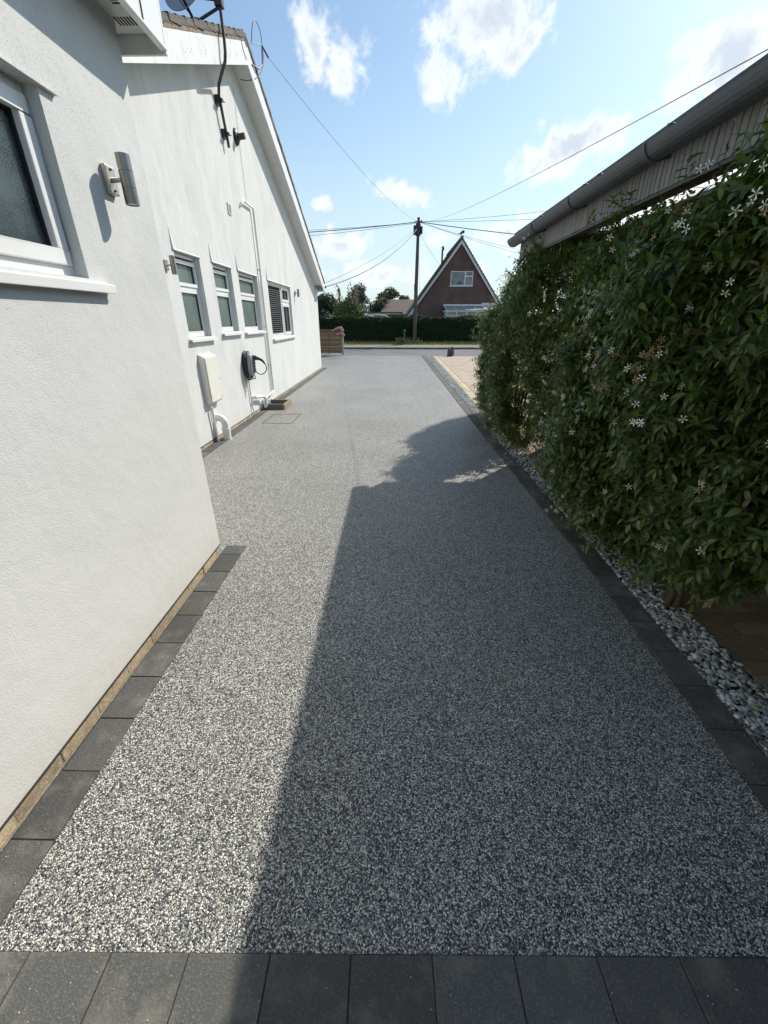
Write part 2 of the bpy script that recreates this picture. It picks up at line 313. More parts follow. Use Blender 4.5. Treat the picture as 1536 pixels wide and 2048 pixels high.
def polycarb():
    m = bpy.data.materials.new('translucent_sheet'); m.use_nodes = True; nt = m.node_tree; nt.nodes.remove(nt.nodes['Principled BSDF'])
    t = N(nt.nodes, 'ShaderNodeBsdfTranslucent'); t.inputs['Color'].default_value = (.9, .9, .87, 1); nt.links.new(t.outputs[0], nt.nodes['Material Output'].inputs[0]); return m
M['polycarb'] = polycarb()
def obscure_glass():
    m = bpy.data.materials.new('obscure_glass'); m.use_nodes = True; nt = m.node_tree; n = nt.nodes; l = nt.links
    p = n['Principled BSDF']; p.inputs['Roughness'].default_value = .12; p.inputs['Specular IOR Level'].default_value = .9
    V = N(n, 'ShaderNodeTexCoord').outputs['Object']
    t = N(n, 'ShaderNodeTexVoronoi', feature='SMOOTH_F1'); t.inputs['Scale'].default_value = 260; l.new(V, t.inputs['Vector'])
    t2 = N(n, 'ShaderNodeTexNoise'); t2.inputs['Scale'].default_value = 5; t2.inputs['Detail'].default_value = 3; l.new(V, t2.inputs['Vector'])
    cr = N(n, 'ShaderNodeValToRGB'); e = cr.color_ramp.elements; e[0].position = .35; e[0].color = (0.02, 0.03, 0.032, 1); e[1].position = .7; e[1].color = (0.075, 0.10, 0.10, 1)
    l.new(t2.outputs[0], cr.inputs[0]); l.new(cr.outputs[0], p.inputs['Base Color'])
    b = N(n, 'ShaderNodeBump'); b.inputs['Strength'].default_value = .6; b.inputs['Distance'].default_value = .002; l.new(t.outputs['Distance'], b.inputs['Height']); l.new(b.outputs[0], p.inputs['Normal'])
    return m
M['obscure'] = obscure_glass()

# ------------------------------------------------------------------ helpers
def link(name, me, m=None, parent=None, loc=(0, 0, 0), rot=None):
    o = bpy.data.objects.new(name, me); COL.objects.link(o); o.location = loc
    if rot is not None: o.rotation_euler = rot
    if m is not None and me is not None and not me.materials: me.materials.append(M[m] if isinstance(m, str) else m)
    if parent: o.parent = parent
    return o
def tag(o, label=None, cat=None, group=None, kind=None):
    if label: o['label'] = label
    if cat: o['category'] = cat
    if group: o['group'] = group
    if kind: o['kind'] = kind
    return o
def thing(name, label, cat, loc=(0, 0, 0), rot=None, group=None):
    return tag(link(name, None, None, None, loc, rot), label, cat, group)
def struct(name, loc=(0, 0, 0)): return tag(link(name, None, None, None, loc), kind='structure')
class MB:
    """collects shapes into one mesh"""
    def __init__(s): s.v = []; s.f = []; s.sm = []
    def add(s, vs, fs, smooth=False):
        o = len(s.v); s.v += [tuple(v) for v in vs]; s.f += [tuple(i + o for i in f) for f in fs]; s.sm += [smooth] * len(fs); return s
    def box(s, x0, x1, y0, y1, z0, z1, rz=0, piv=None):
        vs = [(x, y, z) for z in (z0, z1) for y in (y0, y1) for x in (x0, x1)]
        if rz:
            px, py = piv or ((x0 + x1) / 2, (y0 + y1) / 2); c, d = cos(rz), sin(rz)
            vs = [(px + (x - px) * c - (y - py) * d, py + (x - px) * d + (y - py) * c, z) for x, y, z in vs]
        return s.add(vs, [(0, 2, 3, 1), (4, 5, 7, 6), (0, 1, 5, 4), (2, 6, 7, 3), (0, 4, 6, 2), (1, 3, 7, 5)])
    def prism(s, poly, axis, a, b):
        """poly: 2D points; axis: 'x' -> points are (y,z); 'y' -> (x,z); 'z' -> (x,y)"""
        n = len(poly)
        mk = {'x': lambda p, t: (t, p[0], p[1]), 'y': lambda p, t: (p[0], t, p[1]), 'z': lambda p, t: (p[0], p[1], t)}[axis]
        vs = [mk(p, a) for p in poly] + [mk(p, b) for p in poly]
        return s.add(vs, [tuple(range(n - 1, -1, -1)), tuple(range(n, 2 * n))] + [(i, (i + 1) % n, n + (i + 1) % n, n + i) for i in range(n)])
    def tube(s, pts, r, seg=8, cap=True):
        pts = [Vector(p) for p in pts]; rs = r if isinstance(r, (list, tuple)) else [r] * len(pts)
        vs = []; fs = []; prev = None
        for i, p in enumerate(pts):
            t = (pts[min(i + 1, len(pts) - 1)] - pts[max(i - 1, 0)]).normalized()
            if prev is None:
                u = t.orthogonal().normalized()
            else:
                u = prev - t * prev.dot(t)
                u = u.normalized() if u.length > 1e-6 else t.orthogonal().normalized()
            prev = u; w = t.cross(u)
            for k in range(seg):
                a = 2 * pi * k / seg; vs.append(p + (u * cos(a) + w * sin(a)) * rs[i])
        for i in range(len(pts) - 1):
            for k in range(seg):
                a = i * seg + k; b = i * seg + (k + 1) % seg; fs.append((a, b, b + seg, a + seg))
        s.add(vs, fs, True)
        if cap:
            s.add(vs[:seg], [tuple(range(seg - 1, -1, -1))]); s.add(vs[-seg:], [tuple(range(seg))])
        return s
    def lathe(s, prof, c, axis='z', seg=24):
        """prof: (radius, height)"""
        vs = []; fs = []
        for r, h in prof:
            for k in range(seg):
                a = 2 * pi * k / seg; p = (r * cos(a), r * sin(a), h)
                if axis == 'x': p = (h, r * cos(a), r * sin(a))
                if axis == 'y': p = (r * sin(a), h, r * cos(a))
                vs.append((c[0] + p[0], c[1] + p[1], c[2] + p[2]))
        for i in range(len(prof) - 1):
            for k in range(seg):
                a = i * seg + k; b = i * seg + (k + 1) % seg; fs.append((a, b, b + seg, a + seg))
        return s.add(vs, fs, True)
    def mesh(s, name, bevel=0, off=(0, 0, 0), smooth_angle=None):
        me = bpy.data.meshes.new(name)
        me.from_pydata([(x - off[0], y - off[1], z - off[2]) for x, y, z in s.v], [], s.f)
        me.polygons.foreach_set('use_smooth', s.sm)
        bm = bmesh.new(); bm.from_mesh(me)
        if bevel:
            bmesh.ops.remove_doubles(bm, verts=bm.verts, dist=1e-6)
            bmesh.ops.bevel(bm, geom=[e for e in bm.edges if len(e.link_faces) == 2 and e.calc_face_angle(0) > .6], offset=bevel, segments=2, affect='EDGES', profile=.6)
        bmesh.ops.recalc_face_normals(bm, faces=bm.faces)
        bm.to_mesh(me); bm.free(); return me
    def obj(s, name, m, parent=None, bevel=0, loc=None, rot=None):
        """local coordinates of the shape are relative to the parent unless loc is given"""
        return link(name, s.mesh(name, bevel), m, parent, loc or (0, 0, 0), rot)
def copy_tree(o, parent=None):
    c = o.copy(); COL.objects.link(c); c.parent = parent
    for ch in list(o.children): copy_tree(ch, c)
    return c
def rodrig(axis, ang): return np.array(Matrix.Rotation(ang, 3, axis))
def scatter(name, tv, tf, R, P, m, tint=None, parent=None, smooth=False):
    """bake a template (tv verts, tf faces) at P with 3x3 matrices R into one mesh, optional per-piece tint"""
    tv = np.asarray(tv, float); n = len(P); k = len(tv)
    V = (np.einsum('nij,kj->nki', R, tv) + P[:, None, :]).reshape(-1, 3)
    loops = np.concatenate([np.array(f) for f in tf]); lens = np.array([len(f) for f in tf]); nl = len(loops)
    L = (loops[None, :] + (np.arange(n) * k)[:, None]).reshape(-1)
    tot = np.tile(lens, n); start = np.concatenate([[0], np.cumsum(tot)[:-1]])
    me = bpy.data.meshes.new(name); me.vertices.add(n * k); me.vertices.foreach_set('co', V.reshape(-1))
    me.loops.add(len(L)); me.loops.foreach_set('vertex_index', L.astype(np.int32))
    me.polygons.add(len(tot)); me.polygons.foreach_set('loop_start', start.astype(np.int32))
    try: me.polygons.foreach_set('loop_total', tot.astype(np.int32))
    except Exception: pass
    me.update(calc_edges=True)
    if smooth: me.polygons.foreach_set('use_smooth', np.ones(len(tot), bool))
    if tint is not None:
        a = me.color_attributes.new('tint', 'FLOAT_COLOR', 'POINT')
        c = np.ones((n, k, 4)); c[:, :, :3] = tint[:, None, :]; a.data.foreach_set('color', c.reshape(-1))
    return link(name, me, m, parent)
def frames(Y, Z, scale):
    """rotation matrices whose columns are x (width), y (length dir), z (normal)"""
    Y = Y / np.linalg.norm(Y, axis=1, keepdims=True)
    Z = Z - Y * np.sum(Y * Z, axis=1, keepdims=True); Z = Z / (np.linalg.norm(Z, axis=1, keepdims=True) + 1e-9)
    X = np.cross(Y, Z); R = np.stack([X, Y, Z], axis=2)
    return R * (scale[:, None, None] if scale.ndim == 1 else scale[:, None, :])

# ================================================================== THE SETTING
# ---- base ground
o = MB().add([(-1500, -300, -.06), (1500, -300, -.06), (1500, 27.8, -.06), (-1500, 27.8, -.06)], [(0, 1, 2, 3)]).obj('ground', 'ground'); tag(o, kind='structure')
o = MB().add([(-1500, 31.0, .28), (1500, 31.0, .28), (1500, 3500, .28), (-1500, 3500, .28)], [(0, 1, 2, 3)]).obj('ground', 'ground'); tag(o, kind='structure')
# ---- resin drive
g = MB()
for (x0, x1, y0, y1) in ((-2.72, 1.62, -6, 22.45), (-6.5, -2.72, 16.2, 22.45)):
    g.box(x0, x1, y0, y1, -.05, 0)
o = g.obj('driveway', 'resin'); tag(o, kind='structure')
# ---- road, far kerb, pavement, verge
tag(MB().box(-80, 80, 22.5, 27.72, -.055, -.012).obj('road', 'asphalt'), kind='structure')
tag(MB().box(-6.6, 12, 22.45, 22.6, -.05, -.004).obj('drive_edge_kerb', 'kerbstone'), kind='structure')
kb = struct('kerb')
seg0 = MB().box(-.455, .455, -.0625, .0625, -.1, .105).mesh('kerbstone', .012); seg0.materials.append(M['kerbstone'])
for i in range(44):
    o = link('kerbstone', seg0, None, kb, (-20 + i * .917, 27.78, random.uniform(-.006, .006)))
tag(MB().add([(-80, 27.84, .10), (80, 27.84, .10), (80, 29.5, .13), (-80, 29.5, .13)], [(0, 1, 2, 3)]).obj('pavement', 'pavement'), kind='structure')
tag(MB().add([(-80, 29.5, .134), (80, 29.5, .134), (80, 31.4, .29), (-80, 31.4, .29)], [(0, 1, 2, 3)]).obj('verge', 'verge'), kind='structure')
n = 15000; P = np.stack([RNG.uniform(-12, 14, n), RNG.uniform(29.45, 31.3, n), np.zeros(n)], 1); P[:, 2] = .13 + (P[:, 1] - 29.5) * .082
Yd = np.stack([RNG.normal(0, .4, n), RNG.normal(0, .4, n), np.ones(n)], 1); Zd = np.stack([RNG.normal(0, .5, n), -np.ones(n), RNG.normal(0, .3, n)], 1)
hh = RNG.uniform(.03, .10, n) * np.where(RNG.random(n) < .05, 2.4, 1)
tall = (np.abs(P[:, 0] - 1.2) < .9) & (P[:, 1] > 30.2); hh[tall] *= 2.4
tt = RNG.random(n)[:, None]; tint = (1 - tt) * np.array([.42, .36, .16]) + tt * np.array([.17, .21, .07])
o = scatter('verge_grass', [(-.12, 0, 0), (.12, 0, 0), (0, 1, 0)], [(0, 1, 2)], frames(Yd, Zd, hh), P, 'grassblade', tint); tag(o, 'dry yellowing grass along the roadside verge below the hedge', 'grass', kind='stuff')

# ---- charcoal block edgings
BL = [MB().box(-.0775, .0775, -.117 + d, .117, -.05, 0).mesh('block', .003) for d in (0, .0008)]
for b in BL: b.materials.append(M['block'])
def block(par, x, y, rz=0, z=.005, me=None):
    return link('block', me or random.choice(BL), None, par, (x + random.uniform(-.0012, .0012), y, z + random.uniform(-.0015, .002)), (random.uniform(-.004, .004), random.uniform(-.004, .004), rz + random.uniform(-.005, .005)))
def cutblock(par, x0, x1, y0, y1, z=.005):
    me = MB().box(x0, x1, y0, y1, -.05, 0).mesh('block', .003); me.materials.append(M['block']); return link('block', me, None, par, (0, 0, z))
el_ = struct('edging_left')
for jy in (.5 + .2385 * i for i in range(9)): block(el_, -1.247, jy + .119 + .02)
cutblock(el_, -1.325, -1.169, 2.671, 2.802)
for jy in (.26,): block(el_, -1.247, jy + .14)
o = MB().box(-1.33, -1.168, -.5, 2.806, -.04, .0015).obj('joint_sand', 'joint', el_)
rp = [(.2, 1.40), (1.1, 1.417), (1.6, 1.44), (2.8, 1.468), (6, 1.452), (22.5, 1.50)]
def rx(y): return float(np.interp(y, [p[0] for p in rp], [p[1] for p in rp]))
er = struct('edging_right'); y = .04
while y < 22.2:
    yc = y + .119; rz = -math.atan2(rx(yc + .12) - rx(yc - .12), .24)
    block(er, rx(yc) + .0785, yc, rz); y += .2385
g = MB()
for a, b in zip(rp[:-1], rp[1:]): g.prism([(a[1] - .003, a[0]), (a[1] + .16, a[0]), (b[1] + .16, b[0]), (b[1] - .003, b[0])], 'z', -.04, .0015)
g.obj('joint_sand', 'joint', er)
ef = struct('edging_front')
jx = [-1.40, -1.12, -1.03, -.795, -.571, -.336, -.104, .129, .363, .599, .834, 1.074, 1.312]
def fy(x): return .498 + .0135 * x
for a, b in zip(jx[:-1], jx[1:]):
    me = MB().box(-(b - a) / 2 + .0018, (b - a) / 2 - .0018, -.160, 0, -.05, 0).mesh('block', .003); me.materials.append(M['block'])
    xm = (a + b) / 2; link('block', me, None, ef, (xm, fy(xm), .005 + random.uniform(-.001, .002)), (random.uniform(-.003, .003), random.uniform(-.003, .003), .0135 + random.uniform(-.006, .006)))
me = MB().box(-1.6, 1.32, -.163, .002, -.04, 0).mesh('joint_sand'); link('joint_sand', me, 'joint', ef, (0, .498, .0018), (0, 0, .0135))
ew = struct('edging_house'); y = 2.72
while y < 16.1:
    block(ew, -2.575, y + .119); y += .2385
y = 16.1
MB().box(-2.66, -2.495, 2.6, 16.22, -.04, .0015).obj('joint_sand', 'joint', ew)

# ---- slate chipping strip (uncountable stones)
ico = bmesh.new(); bmesh.ops.create_icosphere(ico, subdivisions=1, radius=1); IV0 = np.array([v.co[:] for v in ico.verts]); IF0 = [tuple(v.index for v in f.verts) for f in ico.faces]; ico.free()
def stones(y0, y1, count, smin, smax, name):
    obs = []
    for k in range(3):
        tv = IV0 * (1 + RNG.uniform(-.38, .30, (len(IV0), 1))); n = count // 3
        Y = RNG.uniform(y0, y1, n); inner = np.interp(Y, [p[0] for p in rp], [p[1] for p in rp]) + .168
        outer = np.interp(Y, [0, 7, 9, 22], [1.865, 1.83, 1.83, 2.06])
        X = inner + (outer - inner) * RNG.random(n); s = RNG.uniform(smin, smax, n)
        P = np.stack([X, Y, RNG.uniform(-.012, .006, n)], 1)
        sc = np.stack([s, s * RNG.uniform(.6, 1.0, n), s * RNG.uniform(.35, .6, n)], 1)
        R = frames(np.stack([RNG.normal(0, 1, n), RNG.normal(0, 1, n), RNG.normal(0, .3, n)], 1), np.stack([RNG.normal(0, .3, n), RNG.normal(0, .3, n), np.ones(n)], 1), np.ones(n)) * sc[:, None, :]
        t = RNG.random(n); base = np.where(t[:, None] < .5, np.array([.35, .37, .365]), np.array([.54, .56, .54])); base = np.where(t[:, None] < .2, np.array([.115, .125, .13]), base)
        base = np.where(t[:, None] > .94, np.array([.36, .30, .20]), base); base = np.where(t[:, None] > .97, np.array([.5, .5, .47]), base)
        tag(scatter('side_gravel', tv, IF0, R, P, 'stones', base * RNG.uniform(.8, 1.2, (n, 1))), 'grey slate chippings between the charcoal edging and the clay pavers', 'gravel', kind='stuff')
stones(0.1, 4.5, 4800, .010, .024, 'a'); stones(4.5, 22.3, 9000, .011, .022, 'b')
g = MB().box(1.5, 2.2, -1, 22.4, -.055, -.012); tag(g.obj('gravel_bed', 'soil'), kind='structure')

# ---- neighbour's clay block paving
np_ = struct('neighbour_paving')
MB().box(1.86, 6.5, -3, 22.45, -.05, -.012).obj('paving_bed', 'joint', np_)
TV = np.array([(x, y, z) for z in (-.04, -.0025) for y in (-.5, .5) for x in (-.5, .5)], float)
tv = []
for zz, ins in ((-.04, 0), (-.004, 0), (0, .003)):
    tv += [(-1, -1, zz, ins), (1, -1, zz, ins), (1, 1, zz, ins), (-1, 1, zz, ins)]
def pavermesh(w, l):
    vs = [((w / 2 - i) * sx, (l / 2 - i) * sy, z) for sx, sy, z, i in tv]
    fs = [(8, 9, 10, 11)] + [(a, (a + 1) % 4, 4 + (a + 1) % 4, 4 + a) for a in range(4)] + [(4 + a, 4 + (a + 1) % 4, 8 + (a + 1) % 4, 8 + a) for a in range(4)]
    return vs, fs
pv, pf = pavermesh(.196, .096)
cells = []
yy = 1.0; r = 0
while yy < 22.3:
    gx = float(np.interp(yy, [0, 7, 9, 22], [1.875, 1.84, 1.84, 2.07]))
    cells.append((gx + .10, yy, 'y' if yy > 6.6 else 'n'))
    cells.append((gx + .30, yy, 'y')) if False else None
    x = gx + .30 + (0 if r % 2 else .10)
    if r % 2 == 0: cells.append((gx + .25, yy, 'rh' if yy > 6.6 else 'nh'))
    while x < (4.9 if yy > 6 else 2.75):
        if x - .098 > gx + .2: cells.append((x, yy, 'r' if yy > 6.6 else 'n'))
        x += .2
    yy += .1; r += 1
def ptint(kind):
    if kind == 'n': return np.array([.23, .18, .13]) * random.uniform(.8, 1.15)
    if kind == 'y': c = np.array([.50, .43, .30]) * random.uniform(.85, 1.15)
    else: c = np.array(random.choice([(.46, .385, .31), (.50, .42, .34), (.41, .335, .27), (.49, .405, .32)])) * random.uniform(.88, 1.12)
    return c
def vis_size(c):
    x, y, k = c
    if y < 2.6 and x < 2.75: return 100 - y
    if 7.2 < y: return 50 - y - (20 if x > 1.84 + .25 * (y - 4) else 0)
    return 0
cells.sort(key=vis_size, reverse=True)
pm = {}
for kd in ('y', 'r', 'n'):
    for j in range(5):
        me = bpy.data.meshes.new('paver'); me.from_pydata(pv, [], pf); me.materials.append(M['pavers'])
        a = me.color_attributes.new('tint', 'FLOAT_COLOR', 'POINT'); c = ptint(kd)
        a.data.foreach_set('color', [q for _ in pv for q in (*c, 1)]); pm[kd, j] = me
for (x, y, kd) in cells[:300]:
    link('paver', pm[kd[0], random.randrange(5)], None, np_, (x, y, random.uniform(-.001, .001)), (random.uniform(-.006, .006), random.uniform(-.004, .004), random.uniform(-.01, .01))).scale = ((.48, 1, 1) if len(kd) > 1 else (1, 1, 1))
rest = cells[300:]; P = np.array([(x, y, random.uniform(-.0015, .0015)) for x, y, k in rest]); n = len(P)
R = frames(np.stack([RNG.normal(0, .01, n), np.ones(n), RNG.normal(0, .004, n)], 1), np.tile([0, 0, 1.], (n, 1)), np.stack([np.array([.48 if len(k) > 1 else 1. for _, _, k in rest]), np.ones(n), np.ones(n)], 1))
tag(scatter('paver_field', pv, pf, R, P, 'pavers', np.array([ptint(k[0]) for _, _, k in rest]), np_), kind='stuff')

# ================================================================== NEAR HOUSE (wall with big frosted window)
X1 = -1.325
def wallgrid(mb, X, T, ys, zs, holes, front=True):
    """vertical wall face at X made of boxes, thickness T towards -X, leaving out holes (y0,y1,z0,z1)"""
    ys = sorted(set(ys)); zs = sorted(set(zs))
    vid = {}
    def v(x, y, z):
        k = (x, y, z)
        if k not in vid: vid[k] = len(vid)
        return vid[k]
    F = []
    solid = lambda a, b, c, d: not any(a >= h[0] - 1e-6 and b <= h[1] + 1e-6 and c >= h[2] - 1e-6 and d <= h[3] + 1e-6 for h in holes)
    for i in range(len(ys) - 1):
        for j in range(len(zs) - 1):
            a, b, c, d = ys[i], ys[i + 1], zs[j], zs[j + 1]
            if solid(a, b, c, d): F.append((v(X, a, c), v(X, b, c), v(X, b, d), v(X, a, d)))
    for h in holes:
        y0, y1, z0, z1 = h
        for p, q in (((y0, z0), (y1, z0)), ((y1, z0), (y1, z1)), ((y1, z1), (y0, z1)), ((y0, z1), (y0, z0))):
            F.append((v(X, *p), v(X - T, *p), v(X - T, *q), v(X, *q)))
    pts = [None] * len(vid)
    for k, i in vid.items(): pts[i] = k
    mb.add(pts, F)
nh = thing('near_house', 'white rendered house wall at the left edge with one big frosted window', 'house', (X1, -1, 0))
def rel(root): return tuple(-c for c in root.location)
def P_(mb, name, m, root, bevel=0, parent=None, label=None):
    """world coordinate shape -> child of root"""
    o = link(name, mb.mesh(name, bevel), m, parent or root, rel(root) if parent is None else (0, 0, 0))
    if label: o['label'] = label
    return o
W1H = (0.55, 2.0, 1.815, 2.44)
g = MB(); wallgrid(g, X1, .06, [-4, W1H[0], W1H[1], 2.69], [.085, W1H[2], W1H[3], 3.0], [W1H])
g.box(-6, X1 - .0602, 2.45, 2.69, .0, 3.0); g.box(X1 - .25, X1 - .0602, -4, W1H[0] - .002, 0, 3.0)
g.add([(X1, 2.69, .085), (X1 - .2, 2.69, .085), (X1 - .2, 2.69, 3.0), (X1, 2.69, 3.0)], [(0, 1, 2, 3)])
g.add([(X1, -4, .085), (X1, 2.69, .085), (X1 - .06, 2.69, .085), (X1 - .06, -4, .085)], [(0, 1, 2, 3)])
P_(g, 'wall', 'render_near', nh)
g = MB().box(X1 - .002, X1 + .006, -4, 2.69, .081, .0865); P_(g, 'base_bead_shadow', 'dark', nh)  # bead coloured dark: the shadow line under the render edge is in its colour
g = MB().box(X1 - .2, X1 - .0075, -4, 2.64, -.03, .09); P_(g, 'plinth', 'mortar', nh)
bk = MB().box(-.05, .0, -.1075, .1075, -.0325, .0325).mesh('brick', .004); bk.materials.append(M['brick'])
hb = MB().box(-.05, .0, -.051, .051, -.0325, .0325).mesh('brick', .004); hb.materials.append(M['brick'])
def bricks(root, X, y0, y1, zc, ratio=0):
    y = y0
    while y < y1 - .05:
        me = hb if random.random() < ratio else bk; L = .102 if me is hb else .215
        if y + L > y1: break
        link('brick', me, None, root, (X + random.uniform(-.002, .002) - root.location.x, y + L / 2 - root.location.y, zc - root.location.z + random.uniform(-.001, .001)), (0, random.uniform(-.02, .02), random.uniform(-.008, .008)))
        y += L + .011
bricks(nh, X1 - .004, .35, 2.66, .046)
# lintel bead over the window, sill
g = MB().prism([(X1 + .018, 2.438), (X1 + .018, 2.442), (X1, 2.45), (X1, 2.438)], 'y', -.2, 2.085); P_(g, 'lintel_bead', 'render_near', nh)
def window(root, X, y0, y1, z0, z1, sashes, glass, depth=.06, fw=.06, name='window', sill=True, sash_fw=.045, sill_out=.05, sill_ext=.07, glass_x=None):
    """X = wall face; frame sits `depth` back; sashes: list of (y0,y1,z0,z1,kind)"""
    Xf = X - depth
    w = P_(MB().box(Xf - .065, Xf, y0, y1, z0, z0 + fw).box(Xf - .065, Xf, y0, y1, z1 - fw, z1).box(Xf - .065, Xf, y0, y0 + fw, z0 + fw, z1 - fw).box(Xf - .065, Xf, y1 - fw, y1, z0 + fw, z1 - fw), name, 'upvc', root, .004)
    for (a, b, c, d, kd) in sashes:
        f = sash_fw if kd != 'fixed' else .022
        xo = Xf + (.014 if kd != 'fixed' else .0008) 
        s_ = MB()
        s_.box(Xf - .055, xo, a, b, c, c + f).box(Xf - .055, xo, a, b, d - f, d).box(Xf - .055, xo, a, a + f, c + f, d - f).box(Xf - .055, xo, b - f, b, c + f, d - f)
        so = P_(s_, 'sash' if kd != 'fixed' else 'glazing_bead', 'upvc', root, .005, parent=w)
        s2 = MB(); e = .007
        a2, b2, c2, d2 = a + f, b - f, c + f, d - f; xs = Xf - .012
        s2.box(xs - .01, xs, a2, b2, c2, c2 + e).box(xs - .01, xs, a2, b2, d2 - e, d2).box(xs - .01, xs, a2, a2 + e, c2 + e, d2 - e).box(xs - .01, xs, b2 - e, b2, c2 + e, d2 - e)
        P_(s2, 'seal', 'seal', root, 0, parent=w)
        P_(MB().box(xs - .03, xs - .012, a2 - .005, b2 + .005, c2 - .005, d2 + .005), 'pane', glass, root, 0, parent=w)
    if sill:
        P_(MB().prism([(X - depth - .01, z0 - .002), (X + sill_out, z0 - .022), (X + sill_out, z0 - .058), (X + sill_out - .012, z0 - .058), (X + sill_out - .012, z0 - .04), (X - depth - .01, z0 - .03)], 'y', y0 - sill_ext * .6, y1 + sill_ext), 'sill', 'upvc', root, .003, parent=w)
    return w
window(nh, X1, W1H[0], W1H[1], W1H[2] + .005, W1H[3], [(.60, 1.985, 1.86, 2.405, 'open')], 'obscure', depth=.058, fw=.04, sash_fw=.058, sill_out=.035, sill_ext=.12)
# eaves box
g = MB().box(X1 - .3, -1.168, -4, 2.786, 2.93, 2.94); P_(g, 'soffit', 'soffit', nh)
g = MB().box(-1.168, -1.150, -4, 2.80, 2.885, 3.24).box(-1.175, -1.143, -4, 2.803, 2.872, 2.886); P_(g, 'fascia', 'upvc', nh, .004)
g = MB().box(-1.9, -1.150, 2.801, 2.818, 2.86, 3.24); P_(g, 'bargeboard_end', 'upvc_dirty', nh, .003)
g = MB().box(-1.149, -1.1455, 2.60, 2.604, 2.887, 3.24); P_(g, 'joint_strip', 'dark', nh)
g = MB()
for k in range(48): g.box(-1.262, -1.228, 2.58 - k * .022 - .010, 2.58 - k * .022, 2.9285, 2.9305)
for k in range(22): g.box(-1.30 - k * 0 + 0, -1.30, 0, 0, 0, 0) if False else None
for k in range(9): g.box(-1.318 + k * .0155, -1.31 + k * .0155, 2.665, 2.725, 2.9285, 2.9305)
tag(P_(g, 'vent_slots', 'dark', nh), kind='stuff')
P_(MB().add([(-1.12, -4.1, 3.22), (-1.12, 2.86, 3.22), (-5, 2.86, 4.9), (-5, -4.1, 4.9)], [(0, 1, 2, 3)]).add([(-1.12, -4.1, 3.27), (-1.12, 2.86, 3.27), (-5, 2.86, 4.95), (-5, -4.1, 4.95)], [(0, 1, 2, 3)]).add([(-1.12, -4.1, 3.22), (-1.12, 2.86, 3.22), (-1.12, 2.86, 3.27), (-1.12, -4.1, 3.27)], [(0, 1, 2, 3)]), 'roof', 'tile', nh)

# ================================================================== GABLE HOUSE
X2 = -2.65; K = 2.65 / 2.57
def wy(y): return y * K
def wz(z): return 1.65 + (z - 1.65) * K
gh = thing('gable_house', 'white rendered gable house with four windows facing the drive', 'house', (X2, 9, 0))
AY, AZ_ = wy(8.72), wz(5.29); SL = .412; XB = X2 + .258
Y0, Y1 = 2.69, 15.97; ZB = .055; EZ = wz(2.53)
def vz(y): return AZ_ - SL * abs(y - AY)
ZLIN = wz(2.402)
wins = [(wy(5.52), wy(6.21), wz(1.45)), (wy(6.63), wy(7.37), wz(1.49)), (wy(7.68), wy(8.72), wz(1.478)), (wy(9.42), wy(11.45), wz(1.305))]
holes = [(a, b, c, ZLIN) for a, b, c in wins]
ys = sorted({Y0, Y1, AY, *[h[0] for h in holes], *[h[1] for h in holes]})
g = MB()
for a, b in zip(ys[:-1], ys[1:]):
    h = next((h for h in holes if a >= h[0] - 1e-6 and b <= h[1] + 1e-6), None)
    lo = ZB
    if h:
        g.add([(X2, a, ZB), (X2, b, ZB), (X2, b, h[2]), (X2, a, h[2])], [(0, 1, 2, 3)]); lo = h[3]
    g.add([(X2, a, lo), (X2, b, lo), (X2, b, min(vz(b) + .05, 9)), (X2, a, vz(a) + .05)], [(0, 1, 2, 3)])
for (a, b, c, d) in holes:
    for p, q in (((a, c), (b, c)), ((b, c), (b, d)), ((b, d), (a, d)), ((a, d), (a, c))):
        g.add([(X2, *p), (X2 - .10, *p), (X2 - .10, *q), (X2, *q)], [(0, 1, 2, 3)])
g.add([(X2, Y1, ZB), (X2 - 7, Y1, ZB), (X2 - 7, Y1, vz(Y1)), (X2, Y1, vz(Y1))], [(0, 1, 2, 3)])
g.add([(X2, Y0, ZB), (X2, Y1, ZB), (X2 - .05, Y1, ZB), (X2 - .05, Y0, ZB)], [(0, 1, 2, 3)])
bm_ = g.mesh('wall'); P = link('wall', bm_, 'render_far', gh, rel(gh))
P_(MB().box(X2 - 7, X2 - .102, Y1 - .3, Y1 - .002, .0, 2.4).box(X2 - .3, X2 - .2, Y0, Y1 - .31, 0, 2.6), 'inner_leaf', 'dark', gh)
P_(MB().box(X2 - .002, X2 + .006, Y0, Y1 + .005, ZB - .004, ZB + .002), 'base_bead_shadow', 'dark', gh)  # same dark bead, with the underside shadow painted into its colour
P_(MB().box(X2 - .2, X2 - .012, Y0, Y1 - .02, -.03, .06), 'plinth', 'mortar', gh)
bricks(gh, X2 - .002, 2.75, Y1 - .03, .030, .1)
